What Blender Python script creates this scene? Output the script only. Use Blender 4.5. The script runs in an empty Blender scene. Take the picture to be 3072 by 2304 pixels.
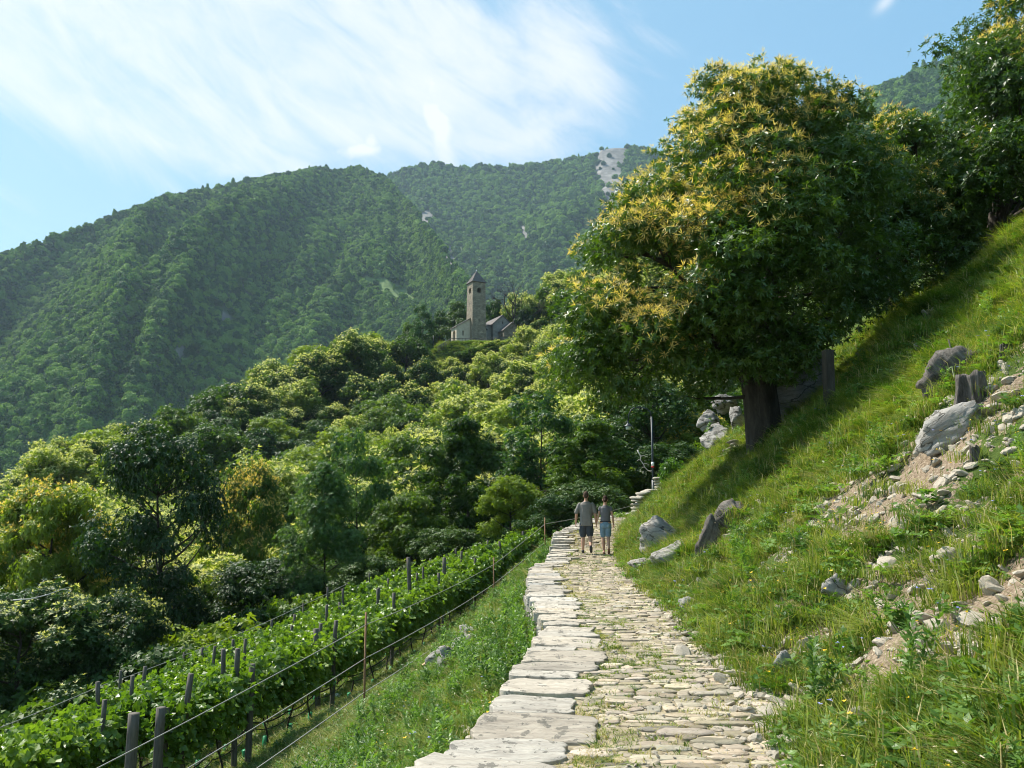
import bpy, math, random
import numpy as np
from mathutils import Vector, Matrix, noise as mnoise

# ---------------------------------------------------------------- camera, world, sun
scene = bpy.context.scene
F_PX, CX, CY = 2411.0, 1536.0, 1152.0          # photograph pixels (3072 x 2304)
PITCH = math.atan((1508 - 1152) / F_PX)
EYE = 1.6
cam_d = bpy.data.cameras.new("camera"); cam = bpy.data.objects.new("camera", cam_d)
scene.collection.objects.link(cam); scene.camera = cam
cam.location = (0, 0, EYE); cam.rotation_euler = (math.pi / 2 + PITCH, 0, 0)
cam_d.sensor_width = 36; cam_d.lens = 36 * F_PX / 3072
cam_d.clip_start = 0.05; cam_d.clip_end = 12000

SUN_EL = math.radians(53)
SH = np.array([0.85, -0.52])                    # horizontal direction shadows fall
SH = SH / np.linalg.norm(SH)
sun_vec = Vector((-SH[0] * math.cos(SUN_EL), -SH[1] * math.cos(SUN_EL), math.sin(SUN_EL)))
sl = bpy.data.lights.new("sun", 'SUN'); so = bpy.data.objects.new("sun", sl)
scene.collection.objects.link(so)
sl.energy = 5.0; sl.angle = math.radians(0.53); sl.color = (1.0, 0.945, 0.85)
so.rotation_euler = sun_vec.to_track_quat('Z', 'Y').to_euler()

scene.view_settings.view_transform = 'Standard'; scene.view_settings.look = 'None'
scene.view_settings.gamma = 1; scene.view_settings.exposure = 0.88
scene.render.engine = 'CYCLES'
cy = scene.cycles
cy.max_bounces = 7; cy.diffuse_bounces = 3; cy.glossy_bounces = 2; cy.transmission_bounces = 4
cy.transparent_max_bounces = 6; cy.volume_bounces = 1
cy.use_denoising = True
try:
    cy.denoiser = 'OPENIMAGEDENOISE'; cy.denoising_prefilter = 'ACCURATE'
except Exception: pass
cy.filter_width = 1.05; cy.sample_clamp_indirect = 6; cy.use_adaptive_sampling = True; cy.adaptive_threshold = 0.015

world = bpy.data.worlds.new("World"); scene.world = world; world.use_nodes = True
def N(nt, t, **kw):
    n = nt.nodes.new(t)
    for k, v in kw.items():
        if k.startswith('_'): setattr(n, k[1:], v)
        else:
            n.inputs[k.replace('__', ' ')].default_value = v
    return n
def mth(nt, op, a, b=None, c=None, clamp=False):
    n = nt.nodes.new('ShaderNodeMath'); n.operation = op; n.use_clamp = clamp
    for i, v in enumerate((a, b, c)):
        if v is None: continue
        if isinstance(v, (int, float)): n.inputs[i].default_value = v
        else: nt.links.new(v, n.inputs[i])
    return n.outputs[0]
def build_world():
    nt = world.node_tree; L = nt.links.new; nt.nodes.clear()
    out = nt.nodes.new('ShaderNodeOutputWorld'); bg = nt.nodes.new('ShaderNodeBackground')
    sky = nt.nodes.new('ShaderNodeTexSky'); sky.sky_type = 'NISHITA'; sky.sun_disc = False
    sky.sun_elevation = SUN_EL
    sky.sun_rotation = math.atan2(sun_vec.x, sun_vec.y) % (2 * math.pi)
    sky.altitude = 600; sky.air_density = 1.0; sky.dust_density = 0.6; sky.ozone_density = 2.2
    bg.inputs[1].default_value = 0.105
    tc = nt.nodes.new('ShaderNodeTexCoord')
    sep = nt.nodes.new('ShaderNodeSeparateXYZ'); L(tc.outputs['Generated'], sep.inputs[0])
    x, y, z = sep.outputs
    az = mth(nt, 'ARCTAN2', x, y)                        # 0 ahead, + right
    el = mth(nt, 'ARCSINE', z)
    def blob(a0, e0, sa, se, rot=0.0, p=1.0):            # elliptical cloud bank in the sky
        da = mth(nt, 'SUBTRACT', az, a0); de = mth(nt, 'SUBTRACT', el, e0)
        c, s = math.cos(rot), math.sin(rot)
        u = mth(nt, 'ADD', mth(nt, 'MULTIPLY', da, c / sa), mth(nt, 'MULTIPLY', de, s / sa))
        v = mth(nt, 'ADD', mth(nt, 'MULTIPLY', da, -s / se), mth(nt, 'MULTIPLY', de, c / se))
        r2 = mth(nt, 'ADD', mth(nt, 'MULTIPLY', u, u), mth(nt, 'MULTIPLY', v, v))
        g = mth(nt, 'POWER', 2.718, mth(nt, 'MULTIPLY', r2, -1.0))
        return mth(nt, 'MULTIPLY', g, p)
    def noise(scale, sx, sy, rot, detail, rough, dist=0.0, seed=0.0):
        cmb = nt.nodes.new('ShaderNodeCombineXYZ')
        c, s = math.cos(rot), math.sin(rot)
        u = mth(nt, 'ADD', mth(nt, 'MULTIPLY', az, c * sx), mth(nt, 'MULTIPLY', el, s * sx))
        v = mth(nt, 'ADD', mth(nt, 'MULTIPLY', az, -s * sy), mth(nt, 'MULTIPLY', el, c * sy))
        L(u, cmb.inputs[0]); L(v, cmb.inputs[1]); cmb.inputs[2].default_value = seed
        n = N(nt, 'ShaderNodeTexNoise', Scale=scale, Detail=detail, Roughness=rough, Distortion=dist)
        L(cmb.outputs[0], n.inputs['Vector']); return n.outputs[0]
    n1 = noise(2.2, 1, 2.6, -0.5, 7, 0.62, 0.6, 1.3)
    n2 = noise(7.0, 1, 3.2, -0.5, 6, 0.6, 0.8, 5.1)
    tex = mth(nt, 'ADD', mth(nt, 'MULTIPLY', n1, 0.62), mth(nt, 'MULTIPLY', n2, 0.38))
    d2r = math.radians
    def pe(px, py):
        a = (px - CX) / F_PX; b = (CY - py) / F_PX
        d = Vector((a, math.cos(PITCH) - b * math.sin(PITCH), math.sin(PITCH) + b * math.cos(PITCH))).normalized()
        return math.atan2(d.x, d.y), math.asin(d.z)
    banks = [((520, 60), .36, .12, -.10, 1.25), ((150, 120), .20, .13, 0, 1.0), ((540, 290), .17, .055, -.42, 1.0), ((880, 90), .24, .09, -.1, 1.0),
             ((1340, 200), .24, .09, -.05, 0.8), ((1560, 310), .14, .08, 0.1, 0.8), ((700, 400), .09, .025, -.3, .6)]
    tot = None
    for (c0, sa, se, rot, p) in banks:
        a0, e0 = pe(*c0); b = blob(a0, e0, sa, se, rot, p)
        tot = b if tot is None else mth(nt, 'ADD', tot, b)
    tot = mth(nt, 'MINIMUM', tot, 1.25)
    m = mth(nt, 'ADD', mth(nt, 'MULTIPLY', tot, 0.66), mth(nt, 'SUBTRACT', mth(nt, 'MULTIPLY', tex, 2.6), 1.48))
    mr = N(nt, 'ShaderNodeMapRange'); mr.interpolation_type = 'SMOOTHSTEP'
    mr.inputs['From Min'].default_value = 0.0; mr.inputs['From Max'].default_value = 0.95
    L(m, mr.inputs['Value'])
    cl = mth(nt, 'MULTIPLY', mr.outputs[0], 0.9)
    # streak rising above the central ridge and the small puff beside it
    a0, e0 = pe(1310, 350); st = blob(a0, e0, 0.022, 0.085, 0.22, 1.8)
    n3 = noise(16, 1, 1, 0, 5, 0.6, 0.5, 9.0)
    st = mth(nt, 'MULTIPLY', st, mth(nt, 'MULTIPLY', n3, 1.4))
    a1, e1 = pe(1085, 448); pf = mth(nt, 'MAXIMUM', blob(a1, e1, 0.042, 0.013, 0.15, 1.7), blob(pe(1112, 424)[0], pe(1112, 424)[1], 0.017, 0.018, 0, 1.7))
    n4 = noise(34, 1, 1.2, 0, 5, 0.65, 0.4, 3.0)
    pf = mth(nt, 'SUBTRACT', mth(nt, 'ADD', pf, mth(nt, 'MULTIPLY', n4, 1.2)), 1.15, clamp=True)
    a2, e2 = pe(2655, 8); wf = mth(nt, 'MULTIPLY', blob(a2, e2, 0.012, 0.006, 0.5, 1.0), n3)
    cl = mth(nt, 'MAXIMUM', cl, st, clamp=True); cl = mth(nt, 'MAXIMUM', cl, pf); cl = mth(nt, 'MAXIMUM', cl, wf)
    cl = mth(nt, 'MINIMUM', cl, 1.0)
    hs = N(nt, 'ShaderNodeHueSaturation', Saturation=0.95, Value=1.0)
    mul = nt.nodes.new('ShaderNodeMix'); mul.data_type = 'RGBA'; mul.blend_type = 'MULTIPLY'
    mul.inputs[0].default_value = 1; L(sky.outputs[0], mul.inputs[6]); mul.inputs[7].default_value = SKY_TINT
    gr = nt.nodes.new('ShaderNodeMix'); gr.data_type = 'RGBA'; L(mth(nt, 'ADD', mth(nt, 'MULTIPLY', az, 0.9), 0.5, clamp=True), gr.inputs[0])
    gr.inputs[6].default_value = (2.2, 3.75, 4.7, 1); gr.inputs[7].default_value = (1.35, 3.0, 4.5, 1)
    up = nt.nodes.new('ShaderNodeMix'); up.data_type = 'RGBA'; up.inputs[0].default_value = 0.7
    L(mul.outputs[2], up.inputs[6]); L(gr.outputs[2], up.inputs[7]); mul = up
    mx = nt.nodes.new('ShaderNodeMix'); mx.data_type = 'RGBA'
    L(cl, mx.inputs[0]); L(mul.outputs[2], mx.inputs[6]); mx.inputs[7].default_value = CLOUD_COL
    L(mx.outputs[2], bg.inputs[0]); L(bg.outputs[0], out.inputs[0])
SKY_TINT = (1.1, 1.1, 1.0, 1)
CLOUD_COL = (5.0, 5.2, 5.4, 1)
build_world()

rng = np.random.default_rng(7); random.seed(7)
C = scene.collection

# ---------------------------------------------------------------- projection helpers
cp, sp = math.cos(PITCH), math.sin(PITCH)
def raydir(px, py):
    a = (px - CX) / F_PX; b = (CY - py) / F_PX
    return np.array([a, cp - b * sp, sp + b * cp])
def at(px, py, Y):
    d = raydir(px, py); t = Y / d[1]
    return np.array([0, 0, EYE]) + t * d
def proj(x, y, z):
    z = z - EYE
    depth = y * cp + z * sp; v = -y * sp + z * cp
    return CX + F_PX * x / depth, CY - F_PX * v / depth
def zat(py, Y):                                  # height seen at row py at distance Y
    return at(CX, py, Y)[2]

# ---------------------------------------------------------------- numpy noise
def _hash(ix, iy, iz, seed):
    h = (ix * 374761393 + iy * 668265263 + iz * 2147483647 + seed * 1274126177) & 0xffffffff
    h = ((h ^ (h >> 13)) * 1274126177) & 0xffffffff
    return ((h ^ (h >> 16)) & 0xffff) / 65535.0
def vnoise(x, y, z=0.0, seed=0):
    x, y, z = np.broadcast_arrays(np.asarray(x, float), np.asarray(y, float), np.asarray(z, float))
    ix, iy, iz = np.floor(x).astype(np.int64), np.floor(y).astype(np.int64), np.floor(z).astype(np.int64)
    fx, fy, fz = x - ix, y - iy, z - iz
    fx, fy, fz = [f * f * (3 - 2 * f) for f in (fx, fy, fz)]
    r = 0
    for dx in (0, 1):
        for dy in (0, 1):
            for dz in (0, 1):
                w = (fx if dx else 1 - fx) * (fy if dy else 1 - fy) * (fz if dz else 1 - fz)
                r = r + w * _hash(ix + dx, iy + dy, iz + dz, seed)
    return r * 2 - 1
def fbm(x, y, z=0.0, o=4, seed=0, gain=0.5):
    r = 0; a = 1; f = 1
    for k in range(o):
        r = r + a * vnoise(np.asarray(x) * f, np.asarray(y) * f, np.asarray(z) * f, seed + k * 17); a *= gain; f *= 2.03
    return r

# ---------------------------------------------------------------- mesh helpers
def mesh(name, V, Fs, mat=None, smooth=True, cols=None, mats=None, midx=None):
    """Fs: list of int arrays (n,k)"""
    V = np.asarray(V, np.float32)
    if not isinstance(Fs, (list, tuple)): Fs = [Fs]
    Fs = [np.asarray(f, np.int32) for f in Fs if len(f)]
    me = bpy.data.meshes.new(name)
    me.vertices.add(len(V)); me.vertices.foreach_set('co', V.ravel())
    nl = sum(f.size for f in Fs); nf = sum(len(f) for f in Fs)
    me.loops.add(nl); me.polygons.add(nf)
    me.loops.foreach_set('vertex_index', np.concatenate([f.ravel() for f in Fs]))
    tot = np.concatenate([np.full(len(f), f.shape[1]) for f in Fs]).astype(np.int32)
    st = np.concatenate([[0], np.cumsum(tot)[:-1]]).astype(np.int32)
    me.polygons.foreach_set('loop_start', st)
    try: me.polygons.foreach_set('loop_total', tot)
    except Exception: pass
    me.polygons.foreach_set('use_smooth', np.full(nf, bool(smooth)))
    if midx is not None: me.polygons.foreach_set('material_index', np.asarray(midx, np.int32))
    if cols is not None:
        c = np.ones((len(V), 4), np.float32); c[:, :3] = cols
        a = me.color_attributes.new('tint', 'FLOAT_COLOR', 'POINT'); a.data.foreach_set('color', c.ravel())
    for m in (mats or ([mat] if mat else [])): me.materials.append(m)
    me.update(calc_edges=True); me.validate()
    return me
def obj(name, me, parent=None, loc=None, rot=None, link=True):
    o = bpy.data.objects.new(name, me)
    if link: C.objects.link(o)
    if parent is not None: o.parent = parent
    if loc is not None: o.location = tuple(loc)
    if rot is not None: o.rotation_euler = rot
    return o
def tag(o, label=None, cat=None, group=None, kind=None):
    if label: o['label'] = label
    if cat: o['category'] = cat
    if group: o['group'] = group
    if kind: o['kind'] = kind
    return o
def thing(name, label, cat, loc=(0, 0, 0), rz=0.0, group=None):
    o = bpy.data.objects.new(name, None); C.objects.link(o)
    o.empty_display_size = 0.2
    o.location = tuple(loc); o.rotation_euler = (0, 0, rz)
    return tag(o, label, cat, group)
def copy_tree(o, parent=None):
    c = o.copy(); C.objects.link(c); c.parent = parent
    for ch in list(o.children): copy_tree(ch, c)
    return c
class MB:
    """collects pieces into one mesh"""
    def __init__(s): s.V = []; s.F = {}; s.n = 0; s.C = []
    def add(s, V, Fs, col=None):
        V = np.asarray(V, float)
        for f in (Fs if isinstance(Fs, (list, tuple)) else [Fs]):
            f = np.asarray(f)
            if len(f): s.F.setdefault(f.shape[1], []).append(f + s.n)
        s.V.append(V); s.n += len(V)
        s.C.append(np.tile(col if col is not None else (1, 1, 1), (len(V), 1)) if np.ndim(col) < 2 else col)
        return s
    def build(s, name, mat, smooth=True, tint=False):
        V = np.concatenate(s.V); F = [np.concatenate(v) for v in s.F.values()]
        return mesh(name, V, F, mat, smooth, np.concatenate(s.C) if tint else None)
    def box(s, c, d, rz=0.0, col=None, tilt=None):
        c = np.asarray(c, float); h = np.asarray(d, float) / 2
        P = np.array([[i, j, k] for i in (-1, 1) for j in (-1, 1) for k in (-1, 1)]) * h
        R = np.array([[math.cos(rz), -math.sin(rz), 0], [math.sin(rz), math.cos(rz), 0], [0, 0, 1]])
        if tilt is not None: P = P @ np.array(tilt).T
        P = P @ R.T + c
        return s.add(P, [np.array([[0, 1, 3, 2], [4, 6, 7, 5], [0, 4, 5, 1], [2, 3, 7, 6], [0, 2, 6, 4], [1, 5, 7, 3]])], col)
    def tube(s, pts, rad, n=8, col=None, cap=True, flat=1.0):
        V, Fq, Ft = tube(pts, rad, n, cap, flat)
        return s.add(V, [Fq, Ft], col)
def tube(pts, rad, n=8, cap=True, flat=1.0):
    P = np.asarray(pts, float); m = len(P)
    R = np.broadcast_to(np.asarray(rad, float), (m,)) if np.ndim(rad) < 2 else None
    T = np.gradient(P, axis=0); T /= np.linalg.norm(T, axis=1)[:, None] + 1e-9
    ref = np.array([0, 0, 1.0]) if abs(T[:, 2]).mean() < 0.8 else np.array([1.0, 0, 0])
    A = np.cross(T, ref); A /= np.linalg.norm(A, axis=1)[:, None] + 1e-9
    B = np.cross(T, A)
    th = np.arange(n) / n * 2 * math.pi
    V = P[:, None] + R[:, None, None] * (np.cos(th)[None, :, None] * A[:, None] + flat * np.sin(th)[None, :, None] * B[:, None])
    V = V.reshape(-1, 3)
    i = np.arange(m - 1)[:, None] * n; j = np.arange(n)[None]; j2 = (j + 1) % n
    Fq = np.stack([i + j, i + j2, i + n + j2, i + n + j], -1).reshape(-1, 4)
    Ft = np.zeros((0, 3), int)
    if cap:
        V = np.vstack([V, P[:1], P[-1:]]); jj = np.arange(n); k = m * n
        Ft = np.vstack([np.stack([np.full(n, k), (jj + 1) % n, jj], -1),
                        np.stack([np.full(n, k + 1), (m - 1) * n + jj, (m - 1) * n + (jj + 1) % n], -1)])
    return V, Fq, Ft
def ico(sub):
    bpyme = bpy.data.meshes.new('tmp')
    import bmesh
    bm = bmesh.new(); bmesh.ops.create_icosphere(bm, subdivisions=sub, radius=1); bm.to_mesh(bpyme); bm.free()
    V = np.zeros(len(bpyme.vertices) * 3); bpyme.vertices.foreach_get('co', V)
    F = np.zeros(len(bpyme.polygons) * 3, np.int32); bpyme.polygons.foreach_get('vertices', F)
    bpy.data.meshes.remove(bpyme)
    return V.reshape(-1, 3), F.reshape(-1, 3)
def interp(y, t):
    t = sorted(t); return np.interp(y, [a[0] for a in t], [a[1] for a in t])
def nrm(v): return v / (np.linalg.norm(v, axis=-1, keepdims=True) + 1e-9)

# ---------------------------------------------------------------- materials
def newmat(name):
    m = bpy.data.materials.new(name); m.use_nodes = True
    nt = m.node_tree; p = nt.nodes['Principled BSDF']
    return m, nt, p
def ramp(nt, fac, stops):
    r = nt.nodes.new('ShaderNodeValToRGB'); e = r.color_ramp.elements
    while len(e) < len(stops): e.new(0.5)
    for k, (q, c) in enumerate(stops): e[k].position = q; e[k].color = (*c, 1)
    if fac is not None: nt.links.new(fac, r.inputs[0])
    return r.outputs[0]
def mixc(nt, f, a, b, mode='MIX'):
    m = nt.nodes.new('ShaderNodeMix'); m.data_type = 'RGBA'; m.blend_type = mode
    for s, v in ((m.inputs[0], f), (m.inputs[6], a), (m.inputs[7], b)):
        if isinstance(v, (int, float)): s.default_value = v
        elif isinstance(v, tuple): s.default_value = (*v, 1) if len(v) == 3 else v
        else: nt.links.new(v, s)
    return m.outputs[2]
def wpos(nt):
    return nt.nodes.new('ShaderNodeNewGeometry').outputs['Position']
def tnoise(nt, vec, scale, detail=4, rough=0.55, dist=0.0, out=0):
    n = N(nt, 'ShaderNodeTexNoise', Scale=scale, Detail=detail, Roughness=rough, Distortion=dist)
    nt.links.new(vec, n.inputs['Vector']); return n.outputs[out]
def vscale(nt, vec, s):
    m = nt.nodes.new('ShaderNodeMapping'); m.inputs['Scale'].default_value = s
    nt.links.new(vec, m.inputs['Vector']); return m.outputs[0]
def bump(nt, p, h, strength=0.4, dist=0.02):
    b = N(nt, 'ShaderNodeBump', Strength=strength, Distance=dist)
    nt.links.new(h, b.inputs['Height']); nt.links.new(b.outputs[0], p.inputs['Normal'])
def leaf_mat(name, dark, mid, light, transl=0.35, rough=0.5, scale=0.8, rnd=0.35, spec=0.35):
    m, nt, p = newmat(name)
    oi = nt.nodes.new('ShaderNodeObjectInfo')
    n = tnoise(nt, wpos(nt), scale, 3)
    n2 = tnoise(nt, wpos(nt), scale * 9, 2)
    f = mth(nt, 'ADD', mth(nt, 'ADD', mth(nt, 'MULTIPLY', n, 0.6), mth(nt, 'MULTIPLY', n2, 0.62)),
            mth(nt, 'MULTIPLY', mth(nt, 'SUBTRACT', oi.outputs['Random'], 0.5), rnd))
    col = ramp(nt, f, [(0.32, dark), (0.58, mid), (0.82, light)])
    nt.links.new(col, p.inputs['Base Color']); p.inputs['Roughness'].default_value = rough
    p.inputs['Specular IOR Level'].default_value = spec
    t = nt.nodes.new('ShaderNodeBsdfTranslucent')
    tc = mixc(nt, 1.0, col, (1.35, 1.45, 0.45), 'MULTIPLY'); nt.links.new(tc, t.inputs[0])
    mx = nt.nodes.new('ShaderNodeMixShader'); mx.inputs[0].default_value = transl
    nt.links.new(p.outputs[0], mx.inputs[1]); nt.links.new(t.outputs[0], mx.inputs[2])
    nt.links.new(mx.outputs[0], nt.nodes['Material Output'].inputs[0])
    return m
def plain(name, col, rough=0.7, metal=0.0, var=0.25, scale=6, bmp=0.0, stretch=(1, 1, 1), spec=0.4):
    m, nt, p = newmat(name)
    tc = nt.nodes.new('ShaderNodeTexCoord').outputs['Object']
    n = tnoise(nt, vscale(nt, tc, stretch), scale, 6, 0.65)
    c = np.array(col)
    nt.links.new(ramp(nt, n, [(0.3, tuple(c * (1 - var))), (0.5, tuple(c)), (0.72, tuple(np.minimum(c * (1 + var), 0.95)))]), p.inputs['Base Color'])
    p.inputs['Roughness'].default_value = rough; p.inputs['Metallic'].default_value = metal
    p.inputs['Specular IOR Level'].default_value = spec
    if bmp: bump(nt, p, n, bmp, 0.02)
    return m
def stone_mat(name, cols, scale=3.0, stretch=(1, 1, 1), tint=False, bmp=0.6, bd=0.02, lichen=0.0, coord='Object', crack=0.0):
    m, nt, p = newmat(name)
    v = wpos(nt) if coord == 'World' else nt.nodes.new('ShaderNodeTexCoord').outputs['Object']
    vs = vscale(nt, v, stretch)
    n = tnoise(nt, vs, scale, 8, 0.68, 0.6)
    f = tnoise(nt, vs, scale * 7, 5, 0.7)
    g = mth(nt, 'ADD', mth(nt, 'MULTIPLY', n, 0.65), mth(nt, 'MULTIPLY', f, 0.35))
    k = len(cols)
    col = ramp(nt, g, [(0.30 + 0.42 * i / (k - 1), c) for i, c in enumerate(cols)])
    if tint:
        a = nt.nodes.new('ShaderNodeVertexColor'); a.layer_name = 'tint'
        col = mixc(nt, 1.0, col, a.outputs[0], 'MULTIPLY')
    if lichen:
        l = mth(nt, 'MULTIPLY', mth(nt, 'GREATER_THAN', tnoise(nt, v, scale * 2.3, 5, 0.7), 1 - lichen), 0.7)
        col = mixc(nt, l, col, (0.10, 0.095, 0.08))
    h = g
    if crack:
        w = N(nt, 'ShaderNodeTexVoronoi', Scale=crack); w.feature = 'DISTANCE_TO_EDGE'
        dv = nt.nodes.new('ShaderNodeVectorMath'); dv.operation = 'ADD'
        nn = N(nt, 'ShaderNodeTexNoise', Scale=scale, Detail=3); nt.links.new(vs, nn.inputs['Vector'])
        nt.links.new(vs, dv.inputs[0]); nt.links.new(nn.outputs[1], dv.inputs[1]); nt.links.new(dv.outputs[0], w.inputs['Vector'])
        cr = mth(nt, 'LESS_THAN', w.outputs[0], 0.018)
        col = mixc(nt, mth(nt, 'MULTIPLY', cr, 0.75), col, (0.05, 0.045, 0.035))
        h = mth(nt, 'SUBTRACT', g, mth(nt, 'MULTIPLY', cr, 0.4))
    nt.links.new(col, p.inputs['Base Color']); p.inputs['Roughness'].default_value = 0.85
    p.inputs['Specular IOR Level'].default_value = 0.25
    bump(nt, p, h, bmp, bd)
    return m
M = {}
M['leaf_big'] = leaf_mat('chestnut leaves', (.020, .052, .008), (.046, .100, .012), (.095, .160, .020), 0.36, 0.42, 0.9, 0.2, 0.6)
M['leaf_mid'] = leaf_mat('forest leaves', (.034, .078, .009), (.086, .150, .014), (.200, .262, .028), 0.42, 0.5, 0.22, 0.6)
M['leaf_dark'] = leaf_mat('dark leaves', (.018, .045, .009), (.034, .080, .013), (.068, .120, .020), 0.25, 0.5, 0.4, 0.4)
M['leaf_ash'] = leaf_mat('ash leaves', (.030, .075, .020), (.055, .125, .030), (.100, .175, .045), 0.4, 0.5, 0.4, 0.3)
M['leaf_vine'] = leaf_mat('vine leaves', (.060, .120, .014), (.115, .200, .022), (.210, .300, .045), 0.42, 0.42, 1.6, 0.3, 0.5)
M['leaf_far'] = leaf_mat('distant forest', (.028, .085, .018), (.066, .160, .028), (.150, .260, .045), 0.25, 0.7, 0.006, 1.2, 0.2)
M['blossom'] = leaf_mat('pale catkins', (.48, .46, .17), (.60, .57, .25), (.74, .70, .38), 0.35, 0.6, 2.0, 0.2, 0.2)
M['catkin'] = leaf_mat('yellow catkins', (.60, .40, .10), (.73, .52, .155), (.84, .66, .27), 0.35, 0.6, 3.0, 0.1, 0.2)
M['grass'] = leaf_mat('grass blades', (.060, .115, .012), (.145, .200, .024), (.270, .310, .055), 0.42, 0.5, 1.3, 0.5, 0.3)
M['grass_dark'] = leaf_mat('deep green grass', (.030, .085, .010), (.060, .140, .018), (.110, .200, .030), 0.4, 0.5, 1.3, 0.5, 0.3)
M['grass_dry'] = leaf_mat('dry grass', (.28, .22, .09), (.42, .34, .15), (.56, .48, .26), 0.3, 0.6, 3, 0.6, 0.2)
M['herb'] = leaf_mat('herb leaves', (.060, .130, .020), (.105, .200, .035), (.180, .290, .070), 0.42, 0.45, 3, 0.5, 0.4)
M['bark'] = stone_mat('bark', [(.020, .016, .012), (.055, .045, .034), (.11, .095, .075)], 3, (3, 3, 0.5), bmp=1.0, bd=0.05)
M['bark_pale'] = stone_mat('grey bark', [(.05, .045, .04), (.11, .10, .085), (.20, .185, .16)], 3, (3, 3, 0.5), bmp=0.8, bd=0.04)
M['deadwood'] = stone_mat('bleached dead wood', [(.30, .28, .25), (.5, .47, .43), (.66, .63, .58)], 5, (2, 2, .5))
M['slab'] = stone_mat('gneiss slabs', [(.20, .178, .15), (.35, .32, .275), (.47, .435, .375), (.56, .52, .455)], 3.2, (0.8, 3.5, 1), tint=True, bmp=1.0, bd=0.03, lichen=0.42, coord='World', crack=0.0)
M['cobble'] = stone_mat('path stones', [(.22, .18, .13), (.37, .315, .235), (.50, .44, .345)], 5.0, (1, 2, 1), tint=True, bmp=1.0, bd=0.022, lichen=0.36, coord='World')
M['rubble'] = stone_mat('pale rubble', [(.22, .185, .14), (.38, .33, .26), (.52, .465, .38)], 6.0, bmp=0.6, bd=0.01)
M['rock'] = stone_mat('grey gneiss rock', [(.07, .065, .06), (.19, .18, .165), (.34, .325, .30), (.48, .46, .43)], 1.3, (1, 1, 3.0), bmp=1.0, bd=0.08, lichen=0.33, crack=0.7)
M['rock_pale'] = stone_mat('pale gneiss rock', [(.14, .13, .115), (.29, .27, .24), (.44, .41, .37)], 2.2, (1, 1, 3.0), bmp=1.0, bd=0.05, lichen=0.30, crack=1.3)
M['stump'] = stone_mat('weathered stump', [(.018, .015, .012), (.07, .060, .050), (.16, .14, .12), (.27, .245, .215)], 3, (3, 3, .6), bmp=1.0, bd=0.04)
M['wallstone'] = stone_mat('dry wall stones', [(.16, .145, .12), (.32, .295, .245), (.47, .44, .375)], 3.0, tint=True, bmp=0.8, bd=0.02, coord='World')
M['post'] = plain('weathered post wood', (.105, .092, .076), 0.85, 0, 0.45, 4, 0.5, (6, 6, .7))
M['rust'] = plain('brown stake', (.22, .12, .06), 0.8, 0, 0.3, 8, 0.2)
M['wire'] = plain('galvanised wire', (.34, .325, .30), 0.55, 0.2, 0.1, 4)
M['hose'] = plain('black hose', (.012, .012, .013), 0.5, 0, 0.2, 4)
M['guard'] = plain('green tube guard', (.010, .20, .075), 0.45, 0, 0.2, 5)
M['iron'] = plain('dark painted iron', (.030, .036, .042), 0.45, 0.2, 0.25, 5)
M['lampglass'] = plain('frosted lamp glass', (.62, .66, .58), 0.35, 0, 0.05, 3)
M['redpaint'] = plain('red paint', (.55, .03, .03), 0.6, 0, 0.1, 3)
M['whitepaint'] = plain('white paint', (.78, .78, .76), 0.6, 0, 0.06, 3)
M['board'] = plain('tan board', (.42, .28, .14), 0.7, 0, 0.3, 5, 0.2, (5, 1, 1))
# ---------------------------------------------------------------- terrain height
PL = [(-20, -2.6), (0, -1.45), (3, -.92), (5.2, -.50), (6.2, -.20), (7.6, .02), (9, .22), (10.8, .47), (12.4, .40), (14.8, .33), (19.1, .45), (21.2, .62), (22.4, 1.02),
      (25, 1.22), (28, 1.5), (34, 2.95), (40, 5.1), (44, 6.7), (60, 13)]
PR = [(-20, .2), (0, 1.15), (5.2, 1.80), (6.45, 2.07), (8.1, 2.24), (9.5, 2.30), (11.4, 2.5), (16.1, 2.68), (20, 2.95), (24, 3.3), (28, 3.95), (33, 5.1), (36, 6.5), (40, 9), (44, 12), (60, 24)]
PZ = [(-20, -.3), (0, 0), (22, 0), (25, .14), (28, .55), (34, .82), (40, 1.02), (44, 1.08), (60, 2.0)]
RX = [(0, -7.6), (8, -6.9), (12, -6.2), (16.3, -5.35), (20.9, -4.5), (24.2, -3.5), (33, -1.5), (40, .53), (46, 2.5), (60, 7)]
RZ = [(0, -4.1), (12, -3.75), (16.3, -3.6), (20.9, -3.6), (24.2, -3.4), (33, -2.9), (40, -1.93), (46, -1.35), (60, 0)]
def xl(y): return interp(y, PL)
def xr(y): return interp(y, PR)
def zp(y): return interp(y, PZ)
def near_h(x, y):
    l, r, z0 = xl(y), xr(y), zp(y)
    v = x - r
    n1 = fbm(x * .45, y * .45, o=4, seed=3)
    s = np.where(v < .5, .35 * v + .4 * v * v, .275 + .80 * (v - .5))
    s = np.where(v > 11.2, 8.835 + .28 * (v - 11.2), s)
    zr = z0 + s + np.clip(v, 0, 1.2) * .26 * n1 + np.clip(v, 0, 1) * .05 * fbm(x * 2.2, y * 2.2, o=2, seed=9)
    xw, zw = interp(y, RX), interp(y, RZ)
    U = l - xw; t = np.clip((l - x) / U, 0, 1); z1 = z0 - .5
    zl = z1 + (zw - z1) * np.interp(t, [0, .05, .46, .52, 1], [0, .03, .52, .68, 1])
    w = np.maximum(xw - x, 0)
    zl = zl - .3 * np.minimum(w, 9) - .6 * np.clip(w - 9, 0, 20)
    zl = zl + .10 * n1 * np.clip((l - x) * 1.5, 0, 1)
    drop = np.clip((l - x) / .10, 0, 1)
    return np.where(x >= r, zr, np.where(x >= l, z0, z0 * (1 - drop) + zl * drop)), w
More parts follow.
